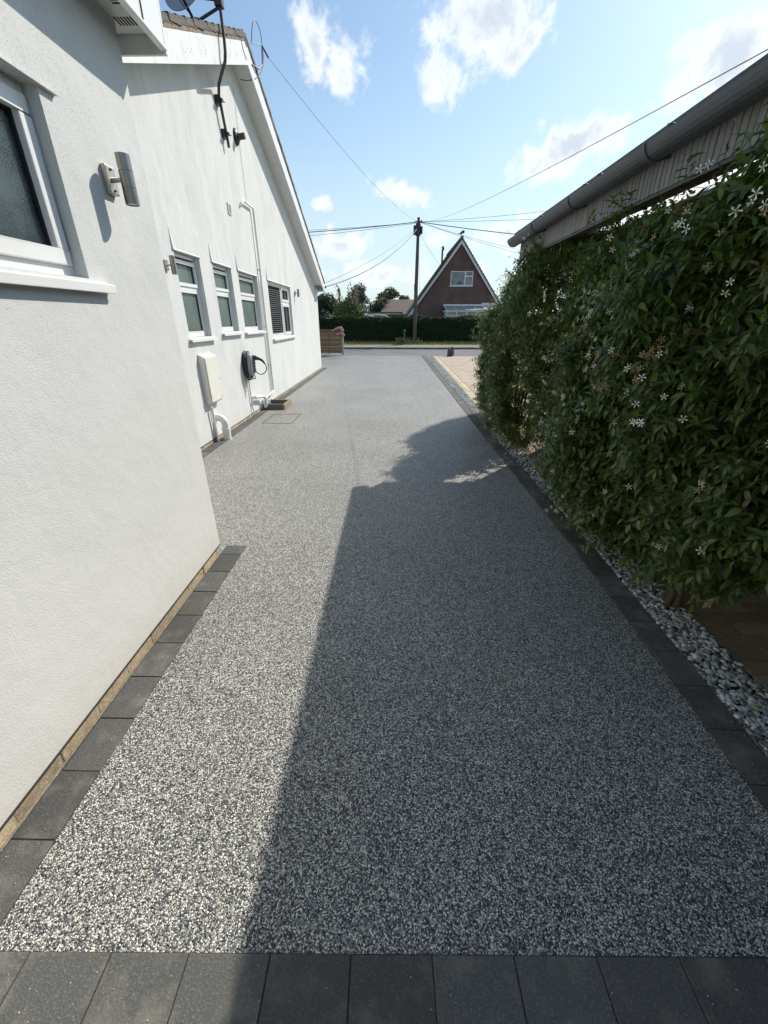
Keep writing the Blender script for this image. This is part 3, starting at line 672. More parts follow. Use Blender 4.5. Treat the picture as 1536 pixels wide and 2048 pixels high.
# windows
T3 = 'frost'
for i, (a, b, c) in enumerate(wins[:3]):
    m_ = c + (ZLIN - c) * .60
    window(gh, X2, a, b, c + .003, ZLIN, [(a + .05, b - .05, c + .05, m_ - .03, 'fixed'), (a + .03, b - .03, m_ + .02, ZLIN - .075, 'open')], T3, depth=.075, fw=.05, sash_fw=.042, sill_out=.05)
    P_(MB().box(X2 - .14, X2 - .075, a + .05, b - .05, m_ - .03, m_ + .02), 'transom', 'upvc', gh, .004)
    vs_ = MB().box(X2 - .075, X2 - .052, a + .12, b - .12, ZLIN - .052, ZLIN - .026); P_(vs_, 'trickle_vent', 'upvc', gh, .006)
a, b, c = wins[3]; mid = a + (b - a) * .62; tz = c + (ZLIN - c) * .66
w4 = window(gh, X2, a, b, c + .003, ZLIN, [(a + .055, mid - .03, c + .06, ZLIN - .055, 'fixed'), (mid + .03, b - .04, tz + .02, ZLIN - .04, 'open'), (mid + .03, b - .04, c + .04, tz - .02, 'open')], 'glass_dark', depth=.06, fw=.055, sash_fw=.06)
P_(MB().box(X2 - .125, X2 - .06, mid - .03, mid + .03, c + .06, ZLIN - .055).box(X2 - .125, X2 - .06, mid + .03, b - .055, tz - .02, tz + .02), 'mullion', 'upvc', gh, .003)
for k in range(int((ZLIN - c - .2) / .042)):
    z = c + .09 + k * .042
    P_(MB().prism([(X2 - .069, z), (X2 - .0685, z + .018), (X2 - .0712, z + .018), (X2 - .0712, z)], 'y', a + .09, mid - .06), 'blind_slat', 'blind', gh, 0, parent=w4)
# render beads above the windows: lintel drip and the tapering upright ridge at the left end
for (a, b, c) in wins:
    P_(MB().prism([(X2 + .018, ZLIN - .004), (X2 + .018, ZLIN), (X2 + .0005, ZLIN + .014), (X2 + .0005, ZLIN - .004)], 'y', a - .03, b + .03), 'lintel_bead', 'render_far', gh)
    zt = ZLIN + .24
    P_(MB().add([(X2 + .0005, a - .045, ZLIN - .004), (X2 + .02, a - .03, ZLIN - .004), (X2 + .0005, a + .06, ZLIN - .004), (X2 + .0005, a - .03, zt)], [(0, 1, 3), (1, 2, 3), (0, 2, 1)]), 'bead_ridge', 'render_far', gh)
# soffit, bargeboards
yl = 2.9
for (p, q, nm) in ((yl, AY, 'l'), (AY, Y1 + .12, 'r')):
    zq = max(vz(q), EZ); zp = vz(p)
    pts = [(p, zp), (q, vz(q))]
    P_(MB().add([(X2 - .02, p, zp + .02), (XB, p, zp + .02), (XB, q, vz(q) + .02), (X2 - .02, q, vz(q) + .02)], [(0, 1, 2, 3)]) if nm == 'l' else
       MB().add([(X2 - .02, p, zp + .02), (XB, p, zp + .02), (XB, 15.55, vz(15.55) + .02), (X2 - .02, 15.55, vz(15.55) + .02)], [(0, 1, 2, 3)]), 'soffit', 'soffit', gh)
bh = .275
P_(MB().prism([(yl, vz(yl)), (AY, AZ_), (AY, AZ_ + bh), (yl, vz(yl) + bh)], 'x', XB - .012, XB + .008), 'bargeboard', 'upvc_dirty', gh)
P_(MB().prism([(AY, AZ_), (15.62, vz(15.62)), (15.62, EZ - .03), (16.12, EZ - .03), (16.12, vz(16.12) + .19), (AY, AZ_ + .20), (AY, AZ_ + bh)][:0] or [(AY + .001, AZ_), (15.85, vz(15.85)), (16.10, vz(15.85)), (16.10, vz(16.10) + bh), (AY + .001, AZ_ + bh)], 'x', XB - .012, XB + .008), 'bargeboard', 'upvc', gh)
P_(MB().box(X2 - .02, XB - .014, 15.56, 16.08, EZ - .0, EZ + .01).box(X2 - .02, XB - .014, 16.07, 16.09, EZ, EZ + .2), 'eaves_box', 'upvc', gh)
for yj in (wy(7.35), wy(12.0)):
    P_(MB().prism([(yj, vz(yj)), (yj + .004, vz(yj)), (yj + .004, vz(yj) + bh), (yj, vz(yj) + bh)], 'x', XB + .008, XB + .0095), 'board_joint', 'seal', gh)
g = MB()
for yj in (4.9, 5.7, 6.35, 6.5, 7.0, 7.6, 8.4, 4.2):
    for dz in (.10, .15): g.lathe([(.0001, .009), (.007, .0088), (.007, .008)], (XB, yj + (dz - .1), vz(yj) + dz), 'x', 6)
P_(g, 'nail_heads', 'dark', gh)['kind'] = 'stuff'
# verge tiles (one row each slope) + covering field
vt = MB().box(-.19, .02, -.18, .17, 0, .018).box(-.002, .022, -.18, .17, -.045, 0).mesh('verge_tile', .005); vt.materials.append(M['tile'])
uc = MB().box(-.02, .012, -.15, .15, -.055, -.004).mesh('undercloak', .003); uc.materials.append(M['undercloak'])
th = math.atan(SL)
for sgn in (-1, 1):
    k = 0; d = .18
    while True:
        yy = AY + sgn * d * cos(th); zz = AZ_ + bh - d * sin(th) + .062
        if yy < 3.0 or yy > 16.15: break
        link('verge_tile', vt, None, gh, (XB + random.uniform(-.004, .006) - gh.location.x, yy - gh.location.y, zz + .028), (-sgn * (th - .075), 0, random.uniform(-.012, .012)) if sgn == 1 else ((th - .075), 0, random.uniform(-.012, .012)))
        link('undercloak', uc, None, gh, (XB + random.uniform(-.003, .004) - gh.location.x, yy - gh.location.y, zz - .004), (-sgn * th, 0, random.uniform(-.01, .01)))
        d += .262
    tv_, tf_ = np.array([(-.15, -.18, 0), (.15, -.18, 0), (.15, .17, .0), (-.15, .17, .0), (-.15, -.18, -.02), (.15, -.18, -.02)]), [(0, 1, 2, 3), (0, 4, 5, 1)]
P_(MB().prism([(2.9, vz(2.9) + bh + .02), (AY, AZ_ + bh + .03), (16.2, vz(16.2) + bh + .02), (16.2, vz(16.2) + bh + .05), (AY, AZ_ + bh + .06), (2.9, vz(2.9) + bh + .05)], 'x', X2 - 7.5, XB - .19), 'roof', 'tile', gh)
g = MB().lathe([(.11, -4), (.11, 0), (.0001, 0)], (XB + .0, AY, AZ_ + bh + .02), 'x', 12); P_(g, 'ridge_tile', 'tile', gh)
# eaves gutter end at the far corner
P_(MB().lathe([(.055, -3), (.055, .0), (.0001, .0)], (XB + .012, 16.16, EZ + .15), 'x', 12), 'gutter', 'upvc', gh)
P_(MB().box(XB + .013, XB + .05, 16.12, 16.16, EZ + .12, EZ + .19), 'gutter_bracket', 'black', gh)
# airbrick vent
vy, vz_ = wy(7.67), wz(3.226)
vent = thing('wall_vent', 'small beige louvred vent high on the gable wall', 'vent', (X2, vy, vz_))
MB().box(0, .018, -.07, .07, -.075, .075).obj('vent_frame', 'cream_box', vent, .004)
g = MB()
for k in range(7): g.box(.0182, .021, -.05, .05, -.055 + k * .017, -.049 + k * .017)
g.obj('louvres', 'dark', vent)

# ---- wall lights
def wall_light(loc, label):
    t = thing('wall_light', label, 'lamp', loc, None, 'stainless up and down lights')
    MB().prism([(-.036, -.055), (.036, -.055), (.036, .055), (-.036, .055)], 'x', 0, .024).obj('back_plate', 'steel_dull', t, .006)
    MB().tube([(.02, 0, 0), (.065, 0, 0)], .010, 10).obj('arm', 'steel_dull', t)
    r = .0300; H = .094
    body = MB()
    for a_, b_ in ((-H, -.0325), (-.0305, .0305), (.0325, H)):
        body.lathe([(r, a_), (r, b_)], (.094, 0, 0), 'z', 32)
        for h_ in (a_, b_): body.lathe([(r, h_), (.0268, h_)], (.094, 0, 0), 'z', 32)
    body.lathe([(.0275, -H + .002), (.0275, H - .002)], (.094, 0, 0), 'z', 32).lathe([(.0268, H - .002), (.0268, H - .02)], (.094, 0, 0), 'z', 24).lathe([(.0268, H - .006), (.0001, H - .006)], (.094, 0, 0), 'z', 24)
    b = body.obj('body', 'steel', t)
    MB().lathe([(.0001, -H + .004), (.0245, -H + .004)], (.094, 0, 0), 'z', 24).obj('lens', 'soffit', b)
    for s_ in (-1, 1): MB().lathe([(.0001, .031), (.004, .0305), (.005, .027), (.005, .022)], (0, .0, s_ * .04), 'x', 10).obj('screw', 'black', t)
    return t
wall_light((X1, 2.318, 2.236), 'stainless steel wall light nearest the camera, beside the big frosted window')
wall_light((X2, wy(5.25), wz(2.215)), 'stainless steel wall light left of the first narrow window')
wall_light((X2, wy(11.95), wz(2.30)), 'small distant wall light right of the window with blinds')

# ---- meter box
mb_ = thing('meter_box', 'tall cream meter box mounted low on the white wall', 'meter box', (X2, 6.01, .57))
MB().prism([(0, 0), (.075, .0), (.082, .01), (.082, .625), (0, .665)], 'y', -.205, .205).obj('case', 'cream_box', mb_, .006)
MB().box(.0822, .094, -.193, .193, .02, .615).obj('door', 'cream_box', mb_, .004)
MB().lathe([(.0001, .098), (.009, .0975), (.009, .094)], (0, .165, .06), 'x', 12).obj('lock', 'black', mb_)
MB().box(.0822, .097, -.204, -.194, .08, .12).box(.0822, .097, -.204, -.194, .50, .54).box(.0822, .096, .1935, .199, .29, .32).obj('hinge', 'steel_dull', mb_)
pp = thing('meter_pipe', 'thin painted pipe running down from the cream meter box', 'pipe', (X2 + .045, 5.86, 0))
MB().tube([(0, 0, wz(.55)), (0, .01, .3), (0.01, .02, 0)], .016, 10).obj('pipe', 'pipe_white', pp)
MB().tube([(-.03, .035, wz(.55)), (-.03, .045, .3), (-.02, .055, 0)], .009, 8).obj('pipe', 'pipe_white', pp)
ev = thing('waste_pipe', 'fat white curved soil pipe leaving the wall near the ground', 'pipe', (X2, 6.03, 0))
g = MB(); arc = [(-.01, 0, .335), (.03, 0, .335)] + [(.03 + .10 * sin(t), 0, .235 + .10 * cos(t)) for t in np.linspace(.15, pi / 2, 8)] + [(.13, 0, .14)]
g.tube(arc, .053, 20).obj('bend', 'pipe_white', ev)
MB().tube([(.13, 0, .165), (.13, 0, 0)], .058, 20).obj('socket', 'pipe_white', ev)
MB().tube([(.13, 0, .170), (.13, 0, .145)], .064, 20).tube([(.13, 0, .125), (.13, 0, .115)], .060, 20).obj('collar', 'pipe_white', ev)

# ---- EV charger
cy, cz = 7.63, wz(.965)
evc = thing('car_charger', 'grey electric car charger with black cable coiled round it', 'charger', (X2, cy, cz))
def capsule(mb, x0, x1, hw, hh, taper=.85, seg=32):
    rings = []
    for x, k in ((x0, 1), (x0 + (x1 - x0) * .55, 1), (x0 + (x1 - x0) * .8, .93), (x1 - .008, taper), (x1, taper * .8)):
        rings.append([(x, hw * k * math.copysign(abs(cos(t)) ** .75, cos(t)), hh * k * math.copysign(abs(sin(t)) ** .75, sin(t))) for t in np.linspace(0, 2 * pi, seg, endpoint=False)])
    vs = [v for r_ in rings for v in r_]; fs = [tuple(range(seg))[::-1], tuple(range((len(rings) - 1) * seg, len(rings) * seg))]
    for i in range(len(rings) - 1):
        for k in range(seg): fs.append((i * seg + k, i * seg + (k + 1) % seg, (i + 1) * seg + (k + 1) % seg, (i + 1) * seg + k))
    mb.add(vs, fs, True); return mb
capsule(MB(), .055, .165, .135, .195).obj('body', 'grey_plastic', evc)
capsule(MB(), 0, .055, .115, .17, 1).obj('back_box', 'black', evc)
capsule(MB(), .158, .176, .085, .15, .9).obj('front_panel', 'black', evc)
for dz in (.035, -.02, -.065): MB().lathe([(.0001, .181), (.014, .180), (.016, .176)], (0, .045, dz), 'x', 12).obj('indicator', 'upvc', evc)
pts = []
for k in range(5 * 28 + 1):
    t = 2 * pi * k / 28; q = k / (5 * 28)
    pts.append((.022 + .075 * q + .006 * sin(3 * t), (.150 + .010 * sin(t * 1.3)) * cos(t), -.02 + (.222 + .018 * sin(t * .7 + 1)) * sin(t) - (.02 if sin(t) < 0 else 0)))
MB().tube(pts, .0085, 8).obj('coiled_cable', 'cable', evc)
def bez(p0, p1, p2, p3, n=16):
    p0, p1, p2, p3 = map(Vector, (p0, p1, p2, p3)); return [((1 - t) ** 3) * p0 + 3 * (1 - t) ** 2 * t * p1 + 3 * (1 - t) * t * t * p2 + t ** 3 * p3 for t in np.linspace(0, 1, n)]
plug = MB().tube([(.17, .04, .10), (.21, .05, .095), (.245, .08, .085), (.29, .11, .05), (.32, .15, -.01)], [.034, .034, .028, .022, .013], 12).obj('plug', 'black', evc)
MB().tube([(.18, .04, .125), (.20, .04, .14)], .012, 8).obj('release_button', 'black', plug)
MB().tube(bez((.318, .148, -.008), (.36, .22, -.10), (.30, .16, -.23), (.20, .06, -.17), 14) + bez((.20, .06, -.17), (.17, .03, -.13), (.155, .06, -.08), (.12, .13, -.05), 8)[1:], .0085, 8).obj('plug_cable', 'cable', evc)
MB().tube(bez((.10, .10, -.15), (.16, .10, -.30), (.16, -.02, -.27), (.10, -.02, -.21)), .0085, 8).obj('cable_loop', 'cable', evc)
ct = thing('charger_conduit', 'white trunking running down the wall below the car charger', 'conduit', (X2 + .012, cy, 0))
MB().tube([(.012, .02, cz - .17), (.012, .02, .30), (.012, .04, .14), (.03, .06, .04)], .013, 8).obj('conduit', 'pipe_white', ct)

# ---- overflow pipes and conduits to the right of the charger
op = thing('overflow_pipe', 'white overflow pipe bending out of the gable and down the wall', 'pipe', (X2, wy(8.85), 0))
MB().tube([(.0, wy(8.2) - wy(8.85), wz(3.36)), (.035, wy(8.23) - wy(8.85), wz(3.40)), (.045, wy(8.32) - wy(8.85), wz(3.475)), (.04, -.03, wz(3.48)), (.04, 0, wz(3.44)), (.04, 0, 1.0), (.04, .0, .26)], .018, 10).obj('pipe', 'pipe_white', op)
MB().tube([(.036, -.07, 2.35), (.036, -.07, 1.0), (.036, -.09, .27)], .009, 8).obj('side_cable', 'pipe_white', op)
for z in (2.55, 1.55, .80): MB().tube([(.04, 0, z - .012), (.04, 0, z + .012)], .024, 10).box(.0, .03, -.02, .02, z - .012, z + .012).obj('clip', 'pipe_white', op)
wp = thing('low_waste_pipes', 'white waste pipes along the wall foot ending over the timber box', 'pipe', (X2, 8.4, 0))
MB().tube([(.05, .68, .255), (.05, -.05, .20), (.06, -.12, .16), (.08, -.14, .05)], .021, 12).obj('pipe', 'pipe_white', wp)
MB().tube([(-.02, -.62, .33), (.07, -.60, .33), (.08, -.20, .285), (.09, -.12, .25), (.10, -.10, .06)], .026, 12).obj('pipe', 'pipe_white', wp)
MB().tube([(.07, -.02, .22), (.12, .05, .15), (.12, .06, .05)], .02, 12).obj('pipe', 'pipe_white', wp)
MB().tube([(.07, -.64, .33), (.07, -.57, .33)], .034, 12).obj('joint_collar', 'pipe_white', wp)
bx_ = thing('timber_gully_box', 'low square timber frame round the drain at the foot of the wall', 'box', (-2.43, 8.62, 0))
def plank(name, x0, x1, y0, y1, z1, m): return MB().box(x0, x1, y0, y1, 0, z1).obj(name, m, bx_, .004)
plank('plank', -.21, .20, -.31, -.265, .11, 'timber_grey'); plank('plank', -.21, .20, .25, .295, .10, 'timber_grey')
plank('plank', .202, .245, -.312, .297, .105, 'timber')
MB().box(-.2, .2, -.26, .245, 0, .012).obj('drain_bed', 'soil', bx_)
MB().lathe([(.0001, .03), (.02, .028), (.028, .014), (.02, .012)], (.05, .02, 0), 'z', 8).obj('pebble', 'pipe_white', bx_)
mh = thing('manhole_cover', 'recessed drain cover outline filled with resin gravel', 'drain cover', (-2.035, 7.485, 0))
w_, l_ = .265, .40
for (x0, x1, y0, y1) in ((-w_, w_, -l_, -l_ + .012), (-w_, w_, l_ - .012, l_), (-w_, -w_ + .010, -l_ + .012, l_ - .012), (w_ - .010, w_, -l_ + .012, l_ - .012)):
    MB().box(x0, x1, y0, y1, 0.0005, .0035).obj('rim', 'dark', mh)

# ---- satellite dish and mast
my = wy(7.80)
dm = thing('satellite_dish', 'grey satellite dish on a cranked mast clamped to the gable wall', 'satellite dish', (X2, my, wz(4.3)))
zz0 = wz(4.3)
def dz(z): return wz(z) - zz0
def dq(x, y, z): return (x, y, z - zz0)
MB().tube([dq(.06, .075, 4.10), dq(.06, .058, 4.2), dq(.06, -.008, 4.4), dq(.06, -.08, 4.66), dq(.09, -.11, 4.76), dq(.17, -.22, 4.80), dq(.27, -.37, 4.835), dq(.315, -.415, 4.87), dq(.33, -.40, 4.97), dq(.325, -.36, 5.12), dq(.32, -.354, 5.4), dq(.32, -.357, 5.75)], .021, 12).obj('mast', 'fascia_dark', dm)
for z, y_ in ((4.25, .04), (4.60, -.065)):
    MB().box(0, .05, y_ - .06, y_ + .06, z - zz0 - .05, z - zz0 + .05).box(.05, .105, y_ - .035, y_ + .035, z - zz0 - .012, z - zz0 + .02).tube([(.04, y_ - .05, z - zz0), (.12, y_ - .05, z - zz0)], .006, 6).tube([(.04, y_ + .05, z - zz0), (.12, y_ + .05, z - zz0)], .006, 6).obj('clamp', 'black', dm, .003)
dc = Vector(dq(-.0, -.55, 5.50)); dn = Vector((-.30, -.80, .35)).normalized()
q = dn.to_track_quat('Z', 'Y').to_matrix()
prof = [(.001, 0)] + [(r_, r_ * r_ * .55) for r_ in (.08, .16, .24, .30, .33)] + [(.335, .068), (.332, .058)] + [(r_, r_ * r_ * .55 - .006) for r_ in (.3, .2, .1, .001)]
g = MB(); g.lathe(prof, (0, 0, 0), 'z', 36); g.v = [tuple(dc + q @ Vector(v)) for v in g.v]; g.obj('dish', 'grey_plastic', dm)
lb = dc + dn * .40 + Vector((.05, .02, -.20))
MB().tube([(.32, -.36, dc.z - .08), dc + Vector((.06, .10, -.24)), dc + Vector((.03, -.08, -.31)), lb], .018, 8).obj('arm', 'black', dm)
MB().tube([lb + Vector((0, -.03, -.06)), lb + Vector((0, 0, .07))], [.03, .04], 10).tube([lb + Vector((0, -.02, .03)), lb + Vector((.02, .10, .07))], [.025, .036], 10).obj('receiver', 'black', dm)
MB().tube([(.32, -.357, dc.z + .02), dc + Vector((.08, .10, 0))], .05, 10).box(.26, .36, -.40, -.30, dc.z - .08, dc.z + .10).obj('back_bracket', 'black', dm)
MB().tube(bez(lb, lb + Vector((.02, .06, -.2)), lb + Vector((.03, .2, -.2)), dc + Vector((.03, .06, -.26))), .005, 6).obj('lead', 'cable', dm)
fl = thing('flue_terminal', 'black conical flue outlet on the gable wall below the dish', 'flue', (X2, 8.72, 4.42))
MB().lathe([(.115, 0), (.11, .02), (.075, .05), (.055, .055)], (0, 0, 0), 'x', 20).obj('skirt', 'black', fl)
MB().tube([(.05, 0, 0), (.16, 0, .015)], .045, 14).obj('spout', 'black', fl)
tw = thing('wall_wire', 'thin wire running from the gable tip down the white wall', 'wire', (X2, 8.9, 0))
MB().tube([(.012, .0, wz(5.2)), (.006, -.02, wz(4.4)), (.006, -.0, wz(3.5))], .0035, 5).obj('wire', 'pipe_white', tw)
# cable bracket on the gable tip
br = thing('cable_bracket', 'looped cable bracket on the gable tip where the overhead wire lands', 'bracket', (XB, AY + .08, AZ_ + .2))
hook = Vector((.10, .62, .33))
MB().tube([(.01, .0, .10), (.03, .30, .22), hook], .006, 6).tube([(.01, .15, -.10), (.06, .4, -.05), (.09, .58, .08), hook], .012, 6).obj('hook_arm', 'black', br)
MB().tube(bez(hook, hook + Vector((0, .1, .28)), hook + Vector((0, -.5, .3)), (.02, .25, .2)), .006, 6).tube(bez(hook, hook + Vector((.02, .12, -.35)), (.03, .1, -.35), (-.15, -.05, -.36), 20), .006, 6).obj('loop', 'cable', br)
MB().tube([hook, hook + Vector((.04, .22, -.05))], .016, 6).obj('strain_clamp', 'black', br)
MB().tube(bez((.012, -.05, .02), (.012, -.35, .15), (.014, -.45, -.1), (.012, -.15, -.17)), .004, 5).obj('coil', 'cable', br)

# ================================================================== CARPORT / NEIGHBOUR
cp = thing('cladded_carport', 'neighbouring timber clad canopy with dark gutter above the jasmine hedge', 'carport', (1.64, 2, 0))
XC = 1.64; CE = 6.20
bd = MB().box(0, .018, -.0215, .0215, 0, .20).mesh('board', .0025); bd.materials.append(M['cladding'])
y = 1.05
while y < CE:
    link('board', bd, None, cp, (random.uniform(-.0015, .0015), y - 2, 2.372 + random.uniform(-.002, .002))); y += .0505
P_(MB().box(XC + .018, XC + .05, -3, CE + .02, 2.365, 2.60), 'backing_board', 'fascia_dark', cp)
P_(MB().box(XC, XC + .0179, -3, 1.02, 2.372, 2.572), 'board_panel', 'cladding', cp)
P_(MB().box(XC - .012, XC + .045, -3, CE + .02, 2.345, 2.3645), 'bottom_trim', 'fascia_dark', cp, .003)
P_(MB().box(XC + .051, 6.2, CE - .02, CE + .02, 2.36, 2.60), 'end_fascia', 'fascia_dark', cp)
P_(MB().box(1.56, 2.38, -3, CE + .04, 2.602, 2.66).box(2.62, 6.4, -3, CE + .04, 2.602, 2.66).box(2.3801, 2.6199, CE - .3, CE + .04, 2.602, 2.66).box(2.3801, 2.6199, -3, 1.5, 2.602, 2.66), 'roof', 'fascia_dark', cp)
P_(MB().add([(2.3801, 1.5, 2.63), (2.6199, 1.5, 2.63), (2.6199, CE - .3, 2.63), (2.3801, CE - .3, 2.63)], [(0, 1, 2, 3)]), 'translucent_panel', 'polycarb', cp)
# half round gutter
g = MB(); seg = 12; vs = []; prof_ = [(cos(t) * .080, sin(t) * .080) for t in np.linspace(pi, 2 * pi, seg)] + [(cos(t) * .075, sin(t) * .075) for t in np.linspace(2 * pi, pi, seg)]
cxg, czg = 1.556, 2.588
g.prism([(cxg + a_, czg + b_) for a_, b_ in prof_], 'y', -3, CE + .02)
g.prism([(cxg + cos(t) * .082, czg + sin(t) * .082) for t in np.linspace(pi, 2 * pi, seg)], 'y', CE + .02, CE + .03)
P_(g, 'gutter', 'gutter', cp)
for y in (5.25, 4.25, 3.1, 2.1, 1.1):
    g = MB(); g.prism([(cxg + cos(t) * .088, czg + sin(t) * .088) for t in np.linspace(pi, 2 * pi, seg)] + [(cxg + cos(t) * .0805, czg + sin(t) * .0805) for t in np.linspace(2 * pi, pi, seg)], 'y', y - .014, y + .014)
    g.box(cxg + .06, cxg + .083, y - .02, y + .02, czg - .07, czg + .0)
    P_(g, 'gutter_bracket', 'gutter', cp, .002)
for y in (2.92, 4.0, 5.05, 3.75, 5.8):
    P_(MB().lathe([(.0001, .03), (.02, .028), (.024, .012), (.024, 0)], (cxg - .045, y, czg + .003), 'z', 10), 'gutter_clip', 'gutter', cp)
P_(MB().box(2.64, 2.85, -3, CE, 0, 2.60), 'brick_wall', 'redbrick', cp)
P_(MB().box(2.55, 2.639, .2, CE, 2.40, 2.44), 'wall_plate', 'timber', cp)
for y in (.5, 6.1): P_(MB().box(2.05, 2.15, y - .05, y + .05, 0, 2.60), 'post', 'fascia_dark', cp, .005)
P_(MB().box(2.86, 6.3, -3, -2.9, 0, 2.6), 'rear_wall', 'redbrick', cp)

# ================================================================== JASMINE
LT = [(0, 0, 0), (0, .3, -.03), (0, .65, -.10), (0, 1, -.27), (-.165, .3, .015), (-.145, .65, -.06), (.165, .3, .015), (.145, .65, -.06)]
LF = [(0, 1, 4), (0, 6, 1), (4, 1, 2, 5), (1, 6, 7, 2), (5, 2, 3), (2, 7, 3)]
def leaf_tints(n, young):
    t = RNG.random((n, 1)); c = (1 - t) * np.array([.042, .094, .020]) + t ** 1.3 * np.array([.15, .20, .05])
    y = young[:, None]; ycol = np.where(RNG.random((n, 1)) < .35, np.array([.21, .14, .055]), np.array([.22, .28, .06]))
    return c * (1 - y) + ycol * y
def shoots(P0, N0, nlv, scale, L0, young_p):
    """each shoot: a stem with opposite pairs of leaves; returns leaf positions, length dirs, normals, sizes, youth, stems"""
    pos = []; yd = []; zd = []; sz = []; yo = []; st = []
    for p, nrm in zip(P0, N0):
        d = nrm * random.uniform(.35, 1.1) + np.array([random.gauss(0, .45), random.gauss(0, .45), random.uniform(-.2, .85)]); d /= np.linalg.norm(d)
        L = L0 * random.uniform(.5, 1.25); k = random.randint(*nlv); side = np.cross(d, [random.gauss(0, 1), random.gauss(0, 1), random.gauss(0, 1)]); side /= np.linalg.norm(side)
        yng = random.random() < young_p
        if random.random() < .12: L *= 1.7; k += 3
        for i in range(k):
            t = (i + .5) / k; bend = np.array([0, 0, -.25 * t * t * L]); q = p + d * L * t + bend
            a = (pi / 2) * (i % 2) + random.gauss(0, .25); s2 = np.cross(d, side); sd_ = side * cos(a) + s2 * sin(a)
            for sg in (1, -1):
                dirv = sd_ * sg * random.uniform(.7, 1) + d * random.uniform(.25, .7) * (1.5 if i == k - 1 else 1) + np.array([0, 0, random.uniform(-.55, .15)])
                up = np.array([random.gauss(0, .35), random.gauss(0, .35), 1]) + nrm * .5
                pos.append(q); yd.append(dirv); zd.append(up); sz.append(scale * random.uniform(.5, 1.2) * (.75 if i == k - 1 else 1)); yo.append((.75 if yng and i >= k - 2 else 0) * random.random() + (.12 * random.random()))
        st.append((p - d * .06, p + d * L * .5 + np.array([0, 0, -.06 * L]), p + d * L + np.array([0, 0, -.25 * L])))
    return map(np.array, (pos, yd, zd, sz, yo)), st
def lump(y, z, s=0): return .10 * sin(2.3 * y + 1.3 * z + s) + .09 * sin(5.1 * y - 3.7 * z + 1 + s) + .065 * sin(9 * y + 6.3 * z + s) + .05 * sin(14 * y - 13 * z + 2)
